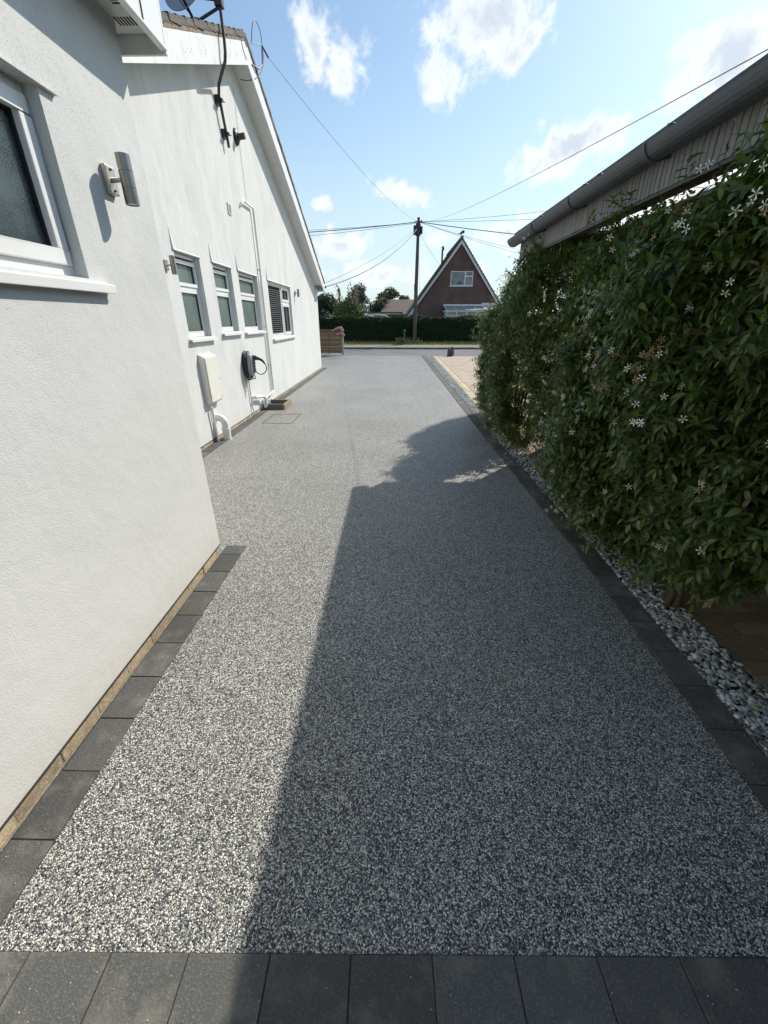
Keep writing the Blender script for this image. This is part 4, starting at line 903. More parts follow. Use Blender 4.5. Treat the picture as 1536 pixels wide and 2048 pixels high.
def hedge(name, label, loc, y0, y1, ztop, xf, xb, z0, nfront, ntop, leafs, L0, gap=None, endround=.5, parts=0, yp=.16):
    root = thing(name, label, 'jasmine hedge', loc)
    off = np.array(loc)
    P0 = []; N0 = []
    def ok(p): return gap is None or not gap(p)
    for k in range(nfront):
        y = random.uniform(y0, y1); zt = ztop(y); z = z0(y) + (zt - z0(y)) * random.random() ** .95
        r_ = min(1, (y - y0) / endround, (y1 - y) / endround); r_ = math.sqrt(max(0, 1 - (1 - max(0, r_)) ** 2))
        tz_ = (z - z0(y)) / (zt - z0(y)); rz_ = math.sqrt(max(0, 1 - max(0, (tz_ - .8) / .2) ** 2 * .6)) * (1 - .35 * max(0, (.15 - tz_) / .15))
        x = xb(y) + (xf(y, z) - xb(y)) * (.25 + .75 * r_) * rz_ - lump(y, z) * .8 + abs(random.gauss(0, .07))
        p = np.array([x, y, z]); 
        if not ok(p): continue
        nr = np.array([-1.0, (-.7 if (y - y0) < endround * .6 else (.7 if (y1 - y) < endround * .6 else 0)), .7 * max(0, tz_ - .75) * 4 * .6])
        P0.append(p); N0.append(nr / np.linalg.norm(nr))
    for k in range(ntop):
        y = random.uniform(y0 + .05, y1 - .05); f = random.random(); x = xf(y, 2.2) * (1 - f) + xb(y) * f; z = ztop(y) - .06 + .05 * sin(3 * y) - abs(random.gauss(0, .06)) - .12 * abs(f - .5)
        p = np.array([x, y, z])
        if not ok(p): continue
        P0.append(p); N0.append(np.array([-.25, 0, 1.0]) / 1.03)
    for (ye, sg) in ((y0, -1), (y1, 1)):
        for k in range(int(ntop * .5)):
            z = random.uniform(z0(ye), ztop(ye)); f = random.random(); p = np.array([xf(ye, z) * (1 - f) + xb(ye) * f + .08, ye - sg * abs(random.gauss(.05, .08)), z])
            if ok(p): P0.append(p); N0.append(np.array([-.2, sg, .1]))
    for k in range(int(nfront * .55)):
        y = random.uniform(y0, y1); z = random.uniform(z0(y) + .05, ztop(y) - .1); p = np.array([xb(y) - .02 + random.uniform(-.22, .02), y, z])
        if ok(p): P0.append(p); N0.append(np.array([random.choice([1.0, -1.]), 0, .2]))
    for k in range(int(ntop * .03)):
        y = random.uniform(max(y0, 1.6), min(y1, 4.2)); P0.append(np.array([xf(y, 2) - .03 + random.uniform(-.03, .03), y, ztop(y) + random.uniform(-.02, .05)])); N0.append(np.array([-.12, 0, 1.6]))
    (pos, yd, zd, sz, yo), st = shoots(P0, N0, (4, 7), leafs, L0, yp)
    keep = pos[:, 2] > .03; pos, yd, zd, sz, yo = pos[keep], yd[keep], zd[keep], sz[keep], yo[keep]
    wscale = np.stack([sz * RNG.uniform(.85, 1.15, len(sz)), sz, sz], 1)
    R = frames(yd, zd, wscale); tint = leaf_tints(len(pos), yo)
    if parts:
        # the leaves that show largest: nearest to the viewpoint on the drive side of the plant
        vd = np.linalg.norm(pos - np.array([0, 0, 1.65]), axis=1) + (pos[:, 0] - 1.5) * 3 + (pos[:, 1] < 1.35) * 9
        order = np.argsort(vd); sel = order[:parts]; rest = order[parts:]
        ms = []
        for j in range(8):
            me = bpy.data.meshes.new('leaf'); me.from_pydata(LT, [], LF); me.materials.append(M['leaf']); me.polygons.foreach_set('use_smooth', [True] * len(LF))
            a = me.color_attributes.new('tint', 'FLOAT_COLOR', 'POINT'); c = leaf_tints(1, np.array([.8 if j == 7 else .1]))[0]
            a.data.foreach_set('color', [q_ for _ in LT for q_ in (*c, 1)]); ms.append(me)
        for i in sel:
            o = bpy.data.objects.new('leaf', ms[7] if yo[i] > .35 else ms[random.randrange(7)]); COL.objects.link(o); o.parent = root
            m4 = Matrix([list(R[i][r_]) + [float(pos[i][r_] - off[r_])] for r_ in range(3)] + [[0, 0, 0, 1]]); o.matrix_local = m4
    else: rest = np.arange(len(pos))
    o = scatter('foliage', LT, LF, R[rest], pos[rest] - off, 'leaf', tint[rest], root, True); o['kind'] = 'stuff'
    g = MB()
    for a_, b_, c_ in st[::2]: g.tube([a_ - off, b_ - off, c_ - off], [.0024, .002, .0012], 3, False)
    o = g.obj('twigs', 'stem', root); o['kind'] = 'stuff'
    return root, P0, N0, off
def petal_flower(mb, c, R_, s):
    c = Vector(c)
    for k in range(5):
        a = 2 * pi * k / 5; d1 = Vector((cos(a), sin(a), .12)); d2 = Vector((cos(a + .55), sin(a + .55), .10)); d3 = Vector((cos(a + .15), sin(a + .15), .05))
        vs = [Vector((0, 0, 0)), d1 * .55 - Vector((sin(a), -cos(a), 0)) * .10, d3 * 1.0, d2 * .85]
        mb.add([c + R_ @ (v * s) for v in vs], [(0, 1, 2, 3)])
    mb.tube([c, c + R_ @ Vector((0, 0, -s * .8))], s * .09, 4, False)
def flower_meshes():
    out = []
    for j in range(7):
        g = MB(); petal_flower(g, (0, 0, 0), Matrix.Identity(3), .0205)
        me = g.mesh('flower'); bm = bmesh.new(); bm.from_mesh(me); bmesh.ops.remove_doubles(bm, verts=bm.verts, dist=1e-5); bm.to_mesh(me); bm.free()
        me.materials.append(M['petal_old' if j in (5, 6) else 'petal']); out.append(me)
    return out
FM = flower_meshes()
def add_flowers(root, P0, N0, off, n, lift=.17):
    idx = [i for i in range(len(P0)) if N0[i][0] < -.5]; idx.sort(key=lambda i: P0[i][0]); idx = idx[:int(len(idx) * .45)]
    for i in random.sample(idx, n):
        p0 = P0[i] + N0[i] * random.uniform(lift * .7, lift * 1.3) + np.array([0, 0, .02]) - off
        d = Vector(N0[i]) + Vector((-.2, -.5, .2)); old = random.random() < .35
        for k in range(random.choice((1, 1, 2, 3, 4))):
            p = p0 + np.array([random.gauss(0, .022), random.gauss(0, .03), random.gauss(0, .022)]) * (k > 0)
            e = d.normalized().to_track_quat('Z', 'Y').to_matrix().to_4x4() @ Euler((random.gauss(0, .55), random.gauss(0, .55), random.uniform(0, 6))).to_matrix().to_4x4()
            o = bpy.data.objects.new('flower', FM[5] if (old and k > 0) else random.choice(FM)); COL.objects.link(o); o.parent = root; e.translation = Vector(p); o.matrix_local = e @ Matrix.Scale(random.uniform(.75, 1.1), 4)
ha = hedge('jasmine_bush', 'nearest flowering jasmine hedge plant at the right edge with a short trunk', (1.78, 2.3, 0), .7, 4.0,
           lambda y: 2.205 + .04 * sin(4 * y) + .03 * max(0, y - 3.2) + .06 * max(0, min(1, (2.7 - y) * 2)), lambda y, z: 1.545, lambda y: 2.02, lambda y: .16 + .75 * max(0, 2.02 - y), 3700, 560, .074, .17, parts=300)
add_flowers(*ha, 130, .225)
hb_ = hedge('jasmine_bush', 'farther flowering jasmine hedge plant beyond the dark gap, beside the pale clay paving', (1.78, 6, 0), 3.95, 8.05,
            lambda y: float(np.interp(y, [4, 5.5, 6.6, 7.3, 7.8, 8.1], [2.28, 2.38, 2.20, 1.95, 1.68, 1.4])) + .05 * sin(5 * y), lambda y, z: 1.60 + .16 * 1.5 * max(0, min(1, (5.2 - y) / .9)) + .07 * max(0, min(1, y - 6.0)), lambda y: 2.05,
            lambda y: .10, 6000, 640, .058, .15, gap=lambda p: p[2] < 1.9 and abs(p[1] - (5.05 + .41 * (p[2] - .3))) < .20, yp=.3)
add_flowers(*hb_, 130, .20)
for root, off, spots in ((ha[0], ha[3], ((1.80, 2.12), (1.76, 2.9), (1.80, 3.5))), (hb_[0], hb_[3], ((1.78, 4.4), (1.8, 5.8), (1.76, 7.0)))):
    for (sx, sy) in spots:
        g = MB()
        for k in range(4):
            a = k * 1.6 + sx; g.tube([(sx + .035 * cos(a) - off[0], sy + .035 * sin(a) - off[1], -.02), (sx + .02 * cos(a + .6) - off[0], sy + .03 * sin(a + .6) - off[1], .22), (sx + .07 * cos(a + 1.2) - off[0], sy + .10 * sin(a + 1.2) - off[1], .7), (sx + .1 * cos(a) - off[0], sy + .2 * sin(a) - off[1], 1.5)], [.022, .018, .012, .006], 7)
        g.obj('trunk', 'stem', root)

# ================================================================== ACROSS THE ROAD
def leafcloud(name, P, size, cols, root, off, m='leaf_far', updir=None, droop=.0):
    n = len(P); Yd = RNG.normal(0, 1, (n, 3)); Yd[:, 2] -= droop
    if updir is not None: Yd = Yd * .25 + np.array(updir)
    Zd = RNG.normal(0, 1, (n, 3)); t = RNG.random((n, 1)); c = (1 - t) * np.array(cols[0]) + t * np.array(cols[1])
    R = frames(Yd, Zd, RNG.uniform(.7, 1.3, n) * size)
    o = scatter(name, [(0, 0, 0), (.3, .5, .05), (0, 1, 0), (-.3, .5, -.05)], [(0, 1, 2, 3)], R, P - np.array(off), m, c, root); o['kind'] = 'stuff'; return o
def clumps(n, centers, radii, shell=.75):
    out = []
    w = np.array([r[0] * r[2] for r in radii]); w = w / w.sum()
    for c, r, k in zip(centers, radii, (w * n).astype(int)):
        d = RNG.normal(0, 1, (k, 3)); d /= np.linalg.norm(d, axis=1, keepdims=True); rad = shell + (1 - shell) * RNG.random((k, 1)); rad = np.where(RNG.random((k, 1)) < .25, RNG.random((k, 1)), rad)
        out.append(np.array(c) + d * rad * np.array(r) * (1 + .12 * RNG.normal(0, 1, (k, 1))))
    return np.concatenate(out)
# long clipped hedge
hg = thing('clipped_hedge', 'long dark clipped hedge across the road below the brick house', 'hedge', (1, 31.8, .28))
n = 46000; X = RNG.uniform(-11, 13, n); t = RNG.random(n); top = 1.88 + .05 * np.sin(X * 1.3) + .03 * np.sin(X * 3.7 + 1)
Yf = 31.35 + .05 * np.sin(X * 2.1) + np.abs(RNG.normal(0, .06, n)); Z = .28 + (top - .28) * RNG.random(n) ** .9
ontop = t < .30; Yf = np.where(ontop, RNG.uniform(31.35, 32.5, n), Yf); Z = np.where(ontop, top - np.abs(RNG.normal(0, .03, n)), Z)
leafcloud('foliage', np.stack([X, Yf, Z], 1), .085, ((.020, .042, .018), (.045, .08, .028)), hg, (1, 31.8, .28))
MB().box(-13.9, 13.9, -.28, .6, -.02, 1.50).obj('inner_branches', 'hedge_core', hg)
# telegraph pole
tp = thing('telegraph_pole', 'tall leaning wooden telegraph pole rising from the verge opposite', 'telegraph pole', (1.57, 31, .26))
MB().tube([(0, 0, -.1), (.0, 0, 3), (.03, 0, 7.27)], [.14, .125, .085], 14).obj('pole', 'pole_wood', tp)
MB().tube([(.02, 0, 6.3), (.02, 0, 6.95)], .16, 8).obj('junction_drum', 'black', tp)
MB().box(-.28, -.14, -.1, .1, 6.35, 6.85).box(.17, .30, -.1, .1, 6.4, 6.8).obj('terminal_box', 'black', tp, .02)
MB().tube([(-.2, 0, 7.05), (.28, 0, 7.05)], .03, 8).tube([(.03, 0, 6.9), (.22, -.1, 7.12)], .035, 6).obj('crossbar', 'black', tp)
MB().box(-.14, -.10, -.14, -.12, 3.2, 3.6).obj('step_plate', 'black', tp)
top = Vector((1.60, 31, 7.30))
def wire(a, b, sag, r, label, name='overhead_cable'):
    a, b = Vector(a), Vector(b); mid = (a + b) / 2
    t = thing(name, label, 'cable', tuple(a), None, 'overhead wires to the telegraph pole')
    pts = [(a.lerp(b, u) - a) + Vector((0, 0, -4 * sag * u * (1 - u))) for u in np.linspace(0, 1, 18)]
    MB().tube(pts, r, 5).obj('wire', 'cable', t)
wire(Vector(br.location) + hook + Vector((.04, .22, -.05)), top, .35, .005, 'thin overhead wire from the white gable tip down to the pole')
wire(top + Vector((.1, 0, .0)), (2.40, 3.66, 3.225), .25, .0038, 'overhead wire climbing over the carport to the upper right corner')
wire((2.40, 3.66, 3.225), (1.0, 1.0, 2.68), .0, .008, 'near end of the wire passing over the carport') if False else None
wire(top + Vector((0, 0, 0)), (-30, 30, 7.25), .8, .022, 'thick main cable running left from the pole')
wire(top + Vector((0, 0, -.02)), (-30, 33, 8.0), .7, .010, 'upper thin wire running left from the pole')
wire(top + Vector((0, 0, -.05)), (-28, 29, 5.9), .6, .010, 'lower thin wire running left from the pole')
wire(top + Vector((0, 0, -.3)), (XB - .0, 16.15, wz(2.68)), .45, .016, 'heavier of the two wires sloping down left to the white house eaves')
wire(top + Vector((0, 0, -.25)), (XB - .3, 16.6, wz(2.75)), .25, .008, 'lighter upper wire sloping down left to the white house eaves')
wire(top + Vector((0, 0, 0)), (30, 31, 6.1), .6, .022, 'thick main cable running right from the pole behind the carport')
wire(top, (24, 27, 9.4), .5, .009, 'thin wire rising gently right from the pole')
wire(top, (24, 29, 8.1), .3, .009, 'second thin wire right from the pole above the main cable')
wire(top, (24, 36, 3.8), .5, .010, 'thin wire dropping right from the pole past the brick gable')
wire(top, (24, 38, 5.4), .7, .010, 'thin wire sagging right from the pole over the brick gable')
wire(top + Vector((0, 0, -.4)), (3.95, 38, 5.6), .2, .008, 'short wire from the pole down to the brick house roof')
wire(top + Vector((0, 0, -.4)), (2.3, 38, 3.2), .1, .006, 'faint steep wire just right of the pole')
# marker post
mp = thing('marker_post', 'short dark green marker post on the verge left of the pole', 'post', (.81, 29.9, .17))
MB().box(-.07, .07, -.05, .05, -.05, .86).obj('post', 'marker_green', mp, .015)
MB().tube([(.03, 0, .86), (.03, 0, .92)], .05, 10).obj('cap', 'post_wood', mp)
leafcloud('weeds', np.stack([RNG.normal(-.25, .12, 300), RNG.normal(0, .1, 300), RNG.random(300) * .35], 1) + np.array([.81, 29.9, .17]), .10, ((.12, .13, .05), (.25, .22, .1)), mp, (.81, 29.9, .17), updir=(0, 0, 1))

# ---- red brick chalet house
HY = 37.0; HC = 5.27
rh = thing('brick_house', 'steep gabled red brick house with white conservatory behind the hedge', 'house', (HC, HY, .28))
HA = 7.02; hw = 4.05; 
def hz_(x): return HA - abs(x) * (HA - 1.75) / hw
def HB(): return MB()
# wall (pentagon) with window hole
wx0, wx1, wz0, wz1 = -.68, 1.11, 3.87, 4.90
g = MB()
xs_ = sorted({-3.2, 3.2, 0, wx0, wx1})
for a, b in zip(xs_[:-1], xs_[1:]):
    hole = a >= wx0 - 1e-6 and b <= wx1 + 1e-6
    lo = 0
    if hole: g.add([(a, 0, 0), (b, 0, 0), (b, 0, wz0), (a, 0, wz0)], [(0, 1, 2, 3)]); lo = wz1
    g.add([(a, 0, lo), (b, 0, lo), (b, 0, hz_(b) - .12), (a, 0, hz_(a) - .12)], [(0, 1, 2, 3)])
for p, q in (((wx0, wz0), (wx1, wz0)), ((wx1, wz0), (wx1, wz1)), ((wx1, wz1), (wx0, wz1)), ((wx0, wz1), (wx0, wz0))):
    g.add([(p[0], 0, p[1]), (p[0], .1, p[1]), (q[0], .1, q[1]), (q[0], 0, q[1])], [(0, 1, 2, 3)])
g.add([(-3.2, 0, 0), (-3.2, 9, 0), (-3.2, 9, 2.6), (-3.2, 0, 2.6)], [(0, 1, 2, 3)]).add([(3.2, 0, 0), (3.2, 9, 0), (3.2, 9, 2.6), (3.2, 0, 2.6)], [(0, 1, 2, 3)]).box(-3.19, 3.19, .3, .35, 0, 6)if False else None
g.add([(-3.2, 0, 0), (-3.2, 9, 0), (-3.2, 9, 2.7), (-3.2, 0, 2.7)], [(0, 1, 2, 3)]); g.add([(3.2, 0, 0), (3.2, 9, 0), (3.2, 9, 2.7), (3.2, 0, 2.7)], [(0, 1, 2, 3)])
g.obj('wall', 'redbrick', rh)
w = MB().box(wx0, wx1, .03, .09, wz0, wz0 + .07).box(wx0, wx1, .03, .09, wz1 - .07, wz1).box(wx0, wx0 + .07, .03, .09, wz0 + .07, wz1 - .07).box(wx1 - .07, wx1, .03, .09, wz0 + .07, wz1 - .07).box(.44, .53, .03, .09, wz0 + .07, wz1 - .07).box(.531, wx1 - .071, .03, .09, 4.50, 4.59).obj('window', 'upvc', rh)
MB().box(wx0 + .06, .45, .092, .11, wz0 + .05, wz1 - .05).obj('pane', 'house_glass', w); MB().box(.52, wx1 - .06, .092, .11, wz0 + .05, 4.52).obj('pane', 'house_glass', w); MB().box(.52, wx1 - .06, .092, .11, 4.57, wz1 - .05).obj('pane', 'house_glass', w)
MB().box(wx0 - .05, wx1 + .05, -.06, .03, wz0 - .05, wz0 - .005).obj('sill', 'upvc', w)
MB().prism([(-.15, 4.0), (.05, 4.25), (.3, 4.05), (.42, 4.0)], 'y', .088, .0915).obj('ornament', 'blind', w)
s1 = math.atan2(HA - 1.75, hw)
for sg in (-1, 1):
    xe = 4.3 if sg < 0 else 4.1
    ze = HA + .10 - xe * (HA - 1.75) / hw
    # bargeboard
    MB().prism([(sg * xe, ze - .10), (0, HA - .02), (0, HA - .32), (sg * (xe - .02), ze - .36)] if sg < 0 else [(0, HA - .02), (sg * xe, ze - .10), (sg * (xe - .02), ze - .36), (0, HA - .32)], 'y', -.22, -.19).obj('bargeboard', 'upvc_dirty', rh)
    # tile courses: overlapping steps along the slope, each course a part
    L = math.hypot(xe, HA + .1 - ze); nc = 26
    for k in range(nc):
        u0 = k / nc; u1 = (k + 1.15) / nc
        p0 = Vector((sg * xe * u0, 0, (HA + .1) + (ze - HA - .1) * u0)); p1 = Vector((sg * xe * min(u1, 1.02), 0, (HA + .1) + (ze - HA - .1) * min(u1, 1.02)))
        nrm = Vector((sg * sin(s1), 0, cos(s1)))
        a0 = p0 - nrm * .02; a1 = p1 + nrm * .03; b0 = p0 - nrm * .10; b1 = p1 - nrm * .08
        MB().prism([(a0.x, a0.z), (a1.x, a1.z), (b1.x, b1.z), (b0.x, b0.z)], 'y', -.26, 9.3).obj('tile_course', 'house_tile', rh)
MB().tube([(0, -.27, HA + .1), (0, 9.3, HA + .1)], .10, 8).obj('ridge', 'house_tile', rh)
MB().tube([(-1.28, 1.5, 4.9), (-1.28, 1.5, 6.55)], .07, 8).tube([(-1.2, 1.5, 6.5), (-1.28, 1.5, 6.75)], .09, 8).obj('flue_pipe', 'fascia_dark', rh)
MB().tube([(-.06, .2, HA), (-.06, .2, HA + .45)], .018, 6).tube([(-.30, .2, HA + .36), (.2, .1, HA + .50)], .022, 6).box(-.02, .18, .1, .3, HA + .40, HA + .56).box(-.12, .02, .1, .3, HA + .34, HA + .46).obj('aerial', 'fascia_dark', rh)
MB().box(1.95, 4.2, -.10, -.01, 2.52, 2.66).obj('awning_case', 'upvc', rh)
MB().box(-4.25, -3.21, -.02, .06, 1.25, 1.40).box(-4.0, -3.9, 0, .1, 0, 1.3).box(-3.65, -3.55, 0, .1, 0, 1.3).obj('side_porch', 'upvc_dirty', rh)
MB().prism([(-4.3, 1.36), (-3.2, 1.75), (-3.2, 1.85), (-4.35, 1.44)], 'y', -.15, 3).obj('porch_roof', 'upvc_dirty', rh)
# conservatory
cv = thing('conservatory', 'white framed lean-to conservatory on the front of the brick house', 'conservatory', (HC, HY - .05, .28))
x0, x1, yf = -1.15, 5.2, -2.2
MB().box(x0, x1, yf, yf + .08, 0, .95).box(x0, x0 + .08, yf + .08, -.02, 0, .95).obj('dwarf_wall', 'redbrick', cv)
MB().box(x0, x1, yf - .02, yf + .10, 1.98, 2.10).box(x0 - .001, x0 + .08, yf + .10, -.02, 1.98, 2.10).obj('eaves_beam', 'upvc', cv)
k = 0; xx = x0
while xx < x1 - .2:
    MB().box(xx, xx + .08, yf, yf + .08, .95, 1.98).obj('mullion', 'upvc', cv)
    MB().box(xx + .081, xx + .78, yf + .01, yf + .07, 1.66, 1.72).obj('transom', 'upvc', cv)
    MB().box(xx + .082, xx + .78, yf + .035, yf + .045, .96, 1.655).obj('pane', 'curtain_glass', cv); MB().box(xx + .082, xx + .78, yf + .035, yf + .045, 1.725, 1.975).obj('pane', 'curtain_glass', cv)
    MB().prism([(yf - .05, 2.08), (yf - .05, 2.13), (0, 2.50), (0, 2.45)], 'x', xx, xx + .05).obj('glazing_bar', 'upvc', cv)
    MB().prism([(yf - .04, 2.085), (yf - .04, 2.10), (-.01, 2.46), (-.01, 2.445)], 'x', xx + .052, xx + .78).obj('roof_panel', 'lead', cv)
    xx += .785
for y in (-1.6, -.9): MB().box(x0 + .01, x0 + .06, y, y + .06, .95, 1.98).obj('mullion', 'upvc', cv)
MB().box(x0 + .03, x0 + .04, yf + .1, -.03, .95, 1.98).obj('pane', 'house_glass', cv)
MB().box(x0, x1, -.03, 0.02, 2.44, 2.56).obj('wall_plate', 'upvc', cv)

# ---- fence panel by the drive mouth
fp = thing('fence_panel', 'low slatted timber fence panel with concrete post beside the drive mouth', 'fence', (-3.9, 22.62, 0))
for k in range(13):
    MB().box(-1.1, 1.27, -.010 - .016 * (k % 2), .006, .10 + k * .084, .10 + k * .084 + (.078 if k % 2 else .092)).obj('slat', 'fence_wood', fp, .002)
for x in (-.9, .0, .62, 1.24): MB().box(x - .02, x + .02, -.045, -.0185, .08, 1.20).obj('batten', 'fence_wood', fp)
MB().box(-1.1, 1.28, -.035, .03, 1.20, 1.235).obj('capping', 'fence_wood', fp)
MB().box(1.285, 1.37, -.05, .05, 0, 1.10).obj('post', 'post_wood', fp, .008)
pk = thing('pink_garment', 'crumpled pink cloth toy with white ends draped over the fence post', 'cloth toy', (-2.62, 22.58, 1.1))
MB().tube([(-.42, -.02, .10), (-.30, -.03, .16), (-.15, -.03, .22), (.0, -.03, .20), (.06, -.04, .10), (.04, -.05, -.02), (.10, -.05, -.12), (.08, -.04, -.22)], [.02, .035, .05, .08, .07, .05, .085, .04], 10).obj('body', 'pink', pk)
MB().tube([(.02, -.05, -.04), (-.08, -.06, -.06), (-.18, -.06, -.05)], [.05, .035, .03], 8).obj('arm', 'pink', pk)
MB().lathe([(.0001, -.03), (.03, -.015), (.032, .01), (.0001, .03)], (-.43, -.02, .10), 'z', 8).lathe([(.0001, -.035), (.035, -.015), (.035, .01), (.0001, .03)], (-.20, -.06, -.06), 'z', 8).obj('white_ends', 'white_cloth', pk)
MB().lathe([(.0001, -.05), (.05, -.02), (.05, .02), (.0001, .05)], (.10, -.06, .06), 'z', 8).obj('dark_patch', 'bag', pk)
# ---- bag
bg_ = thing('rubbish_bags', 'two dark plastic bags standing at the end of the clay paving', 'bag', (2.96, 22.0, 0))
for (dx, sw, hh_, nm) in ((-.07, .095, .44, 'left'), (.065, .10, .47, 'right')):
    g = MB(); seg = 14; prof_ = [(.9, 0), (1.05, .12), (1.0, .3), (.85, .55), (.7, .8), (.35, .92), (.16, 1.0)]
    vs = []; 
    for r_, h in prof_:
        for k in range(seg):
            a = 2 * pi * k / seg; rr = sw * r_ * (1 + .14 * sin(3 * a + h * 5) + .08 * sin(7 * a - h * 9)); vs.append((dx + rr * cos(a) + .02 * h * (1 if dx > 0 else -1), rr * .8 * sin(a), h * hh_))
    fs = [(i * seg + k, i * seg + (k + 1) % seg, (i + 1) * seg + (k + 1) % seg, (i + 1) * seg + k) for i in range(len(prof_) - 1) for k in range(seg)] + [tuple(range(len(vs) - seg, len(vs)))]
    g.add(vs, fs, True).obj('bag', 'bag', bg_)

# ---- far background: trees, bamboo, cars, canopy, brown roofed house, far pole
def tree(name, label, x, y, h, spread, nl, size, cols, group=None, squash=1., trunk=True, z=.28, seed=0):
    h *= 1.12; spread *= 1.15; rr = random.Random(seed); root = thing(name, label, 'tree', (x, y, z), None, group)
    cs = []; rs = []
    for k in range(9):
        a = rr.uniform(0, 2 * pi); d = rr.uniform(.2, .75) * spread; zz = h * rr.uniform(.22, .86)
        cs.append((d * cos(a), d * sin(a) * .8, zz)); r0 = spread * rr.uniform(.28, .5); rs.append((r0, r0, r0 * .75))
    P = clumps(nl, cs, rs); P = P[P[:, 2] > .2]
    leafcloud('crown', P, size, cols, root, (0, 0, 0))
    g = MB().tube([(0, 0, 0), (.05, 0, h * .3), (.0, .1, h * .6)], [.05 * h ** .5 * .8, .04 * h ** .5, .02], 8)
    for c in cs[:6]: g.tube([(.03, 0, h * .3), (c[0] * .5, c[1] * .5, c[2] * .75), c], [.05, .04, .015], 6)
    g.obj('trunk', 'stem', root)
    return root
DK = ((.045, .06, .042), (.085, .105, .06)); 
tree('broadleaf_tree', 'dark round tree just right of the white house corner', -8.6, 52, 3.9, 2.0, 5200, .22, DK, 'trees beyond the hedge', seed=1)
tree('broadleaf_tree', 'dark low tree between house corner and far pole', -6.3, 54, 3.9, 1.8, 4600, .22, DK, 'trees beyond the hedge', seed=2)
tree('broadleaf_tree', 'dark tree behind and right of the tall bamboo', -4.2, 58, 5.2, 1.9, 5200, .22, DK, 'trees beyond the hedge', seed=3)
tree('broadleaf_tree', 'small dark tree sloping down right of the bamboo', -2.2, 62, 4.0, 1.7, 4200, .22, DK, 'trees beyond the hedge', seed=4)
tree('broadleaf_tree', 'dark two lobed tree left of the brown roof', -.55, 66, 5.3, 1.6, 5200, .22, DK, 'trees beyond the hedge', seed=5)
tree('broadleaf_tree', 'dark tree crown just above the brown roof ridge', 1.2, 70, 5.2, 1.4, 3800, .22, DK, 'trees beyond the hedge', seed=6)
tree('broadleaf_tree', 'low dark tree by the left end of the canopy', -10.9, 56, 4.2, 2.4, 4600, .22, DK, 'trees beyond the hedge', seed=8)
bb = thing('bamboo_clump', 'pale green bamboo clump with tall feathery plumes behind the hedge', 'bamboo', (-3.45, 36, .28))
P = clumps(6500, [(-.5, 0, 1.6), (.35, 0, 1.5), (0, .2, 2.1), (.9, 0, 1.2), (-.9, 0, 1.5)], [(.75, .6, 1.0), (.8, .6, .9), (.6, .5, .85), (.5, .5, .8), (.45, .5, .9)]); P = P[P[:, 2] > 0]
leafcloud('foliage', P, .17, ((.09, .13, .045), (.20, .24, .10)), bb, (0, 0, 0), updir=(0, 0, .55))
g = MB(); PL = []
for k in range(26):
    x = random.uniform(-1.2, 1.0); h = random.uniform(2.9, 4.1) - .25 * abs(x); l_ = random.uniform(-.28, .1)
    pts = [(x * .6, 0, .8), (x * .85, 0, h * .7), (x + l_ * .6, 0, h * .92), (x + l_, 0, h)]
    g.tube(pts, [.012, .010, .007, .004], 4)
    for u in np.linspace(.55, 1, 9): PL.append((x * .85 + (x + l_ - x * .85) * ((u - .4) / .6) + random.gauss(0, .03), random.gauss(0, .05), h * u + random.gauss(0, .04)))
g.obj('canes', 'post_wood', bb)
leafcloud('plumes', np.array(PL), .20, ((.16, .15, .09), (.28, .25, .16)), bb, (0, 0, 0), updir=(-.3, 0, 1))
fpole = thing('telegraph_pole', 'small distant telegraph pole left of the bamboo', 'telegraph pole', (-5.4, 46, .28))
MB().tube([(0, 0, 0), (0, 0, 4.35)], [.10, .08], 8).obj('pole', 'pole_wood', fpole)
MB().box(-.16, .10, -.1, .1, 3.95, 4.2).obj('crossbar', 'black', fpole)
# canopy
cn = thing('garden_canopy', 'flat dark canopy roof on thin posts seen over the hedge', 'canopy', (-.9, 44, .28))
MB().box(-2.6, 1.9, 0, 3, 2.03, 2.13).obj('roof', 'fascia_dark', cn)
for x in (-2.5, -.3, 1.8): MB().box(x, x + .08, 0, .08, 0, 2.03).obj('post', 'fascia_dark', cn)
# brown roofed house
bw = thing('bungalow', 'distant bungalow with brown tiled roof left of the brick house', 'house', (.9, 60, .28))
MB().box(-2.3, 3.5, 0, 6, 0, 2.2).obj('wall', 'redbrick', bw)
MB().add([(-2.7, -.4, 2.1), (3.9, -.4, 2.1), (3.5, 3, 4.0), (-1.6, 3, 4.0)], [(0, 1, 2, 3)]).add([(-2.7, -.4, 2.1), (-1.6, 3, 4.0), (-2.7, 6.4, 2.1)], [(0, 1, 2)]).obj('roof', 'brown_tile', bw)
MB().box(-2.75, 3.9, -.45, -.35, 2.02, 2.14).obj('fascia', 'upvc_dirty', bw)
gr = thing('garage', 'low dark garage with pale fascia below the brown roof', 'garage', (1.1, 52, .28))
MB().box(-1.9, 1.9, 0, 3, 0, 2.0).obj('wall', 'fascia_dark', gr); MB().prism([(-2.0, 2.0), (1.2, 2.05), (1.9, 2.35), (1.9, 2.45), (1.15, 2.16), (-2.0, 2.12)], 'y', -.1, 3).obj('roof_edge', 'upvc_dirty', gr)
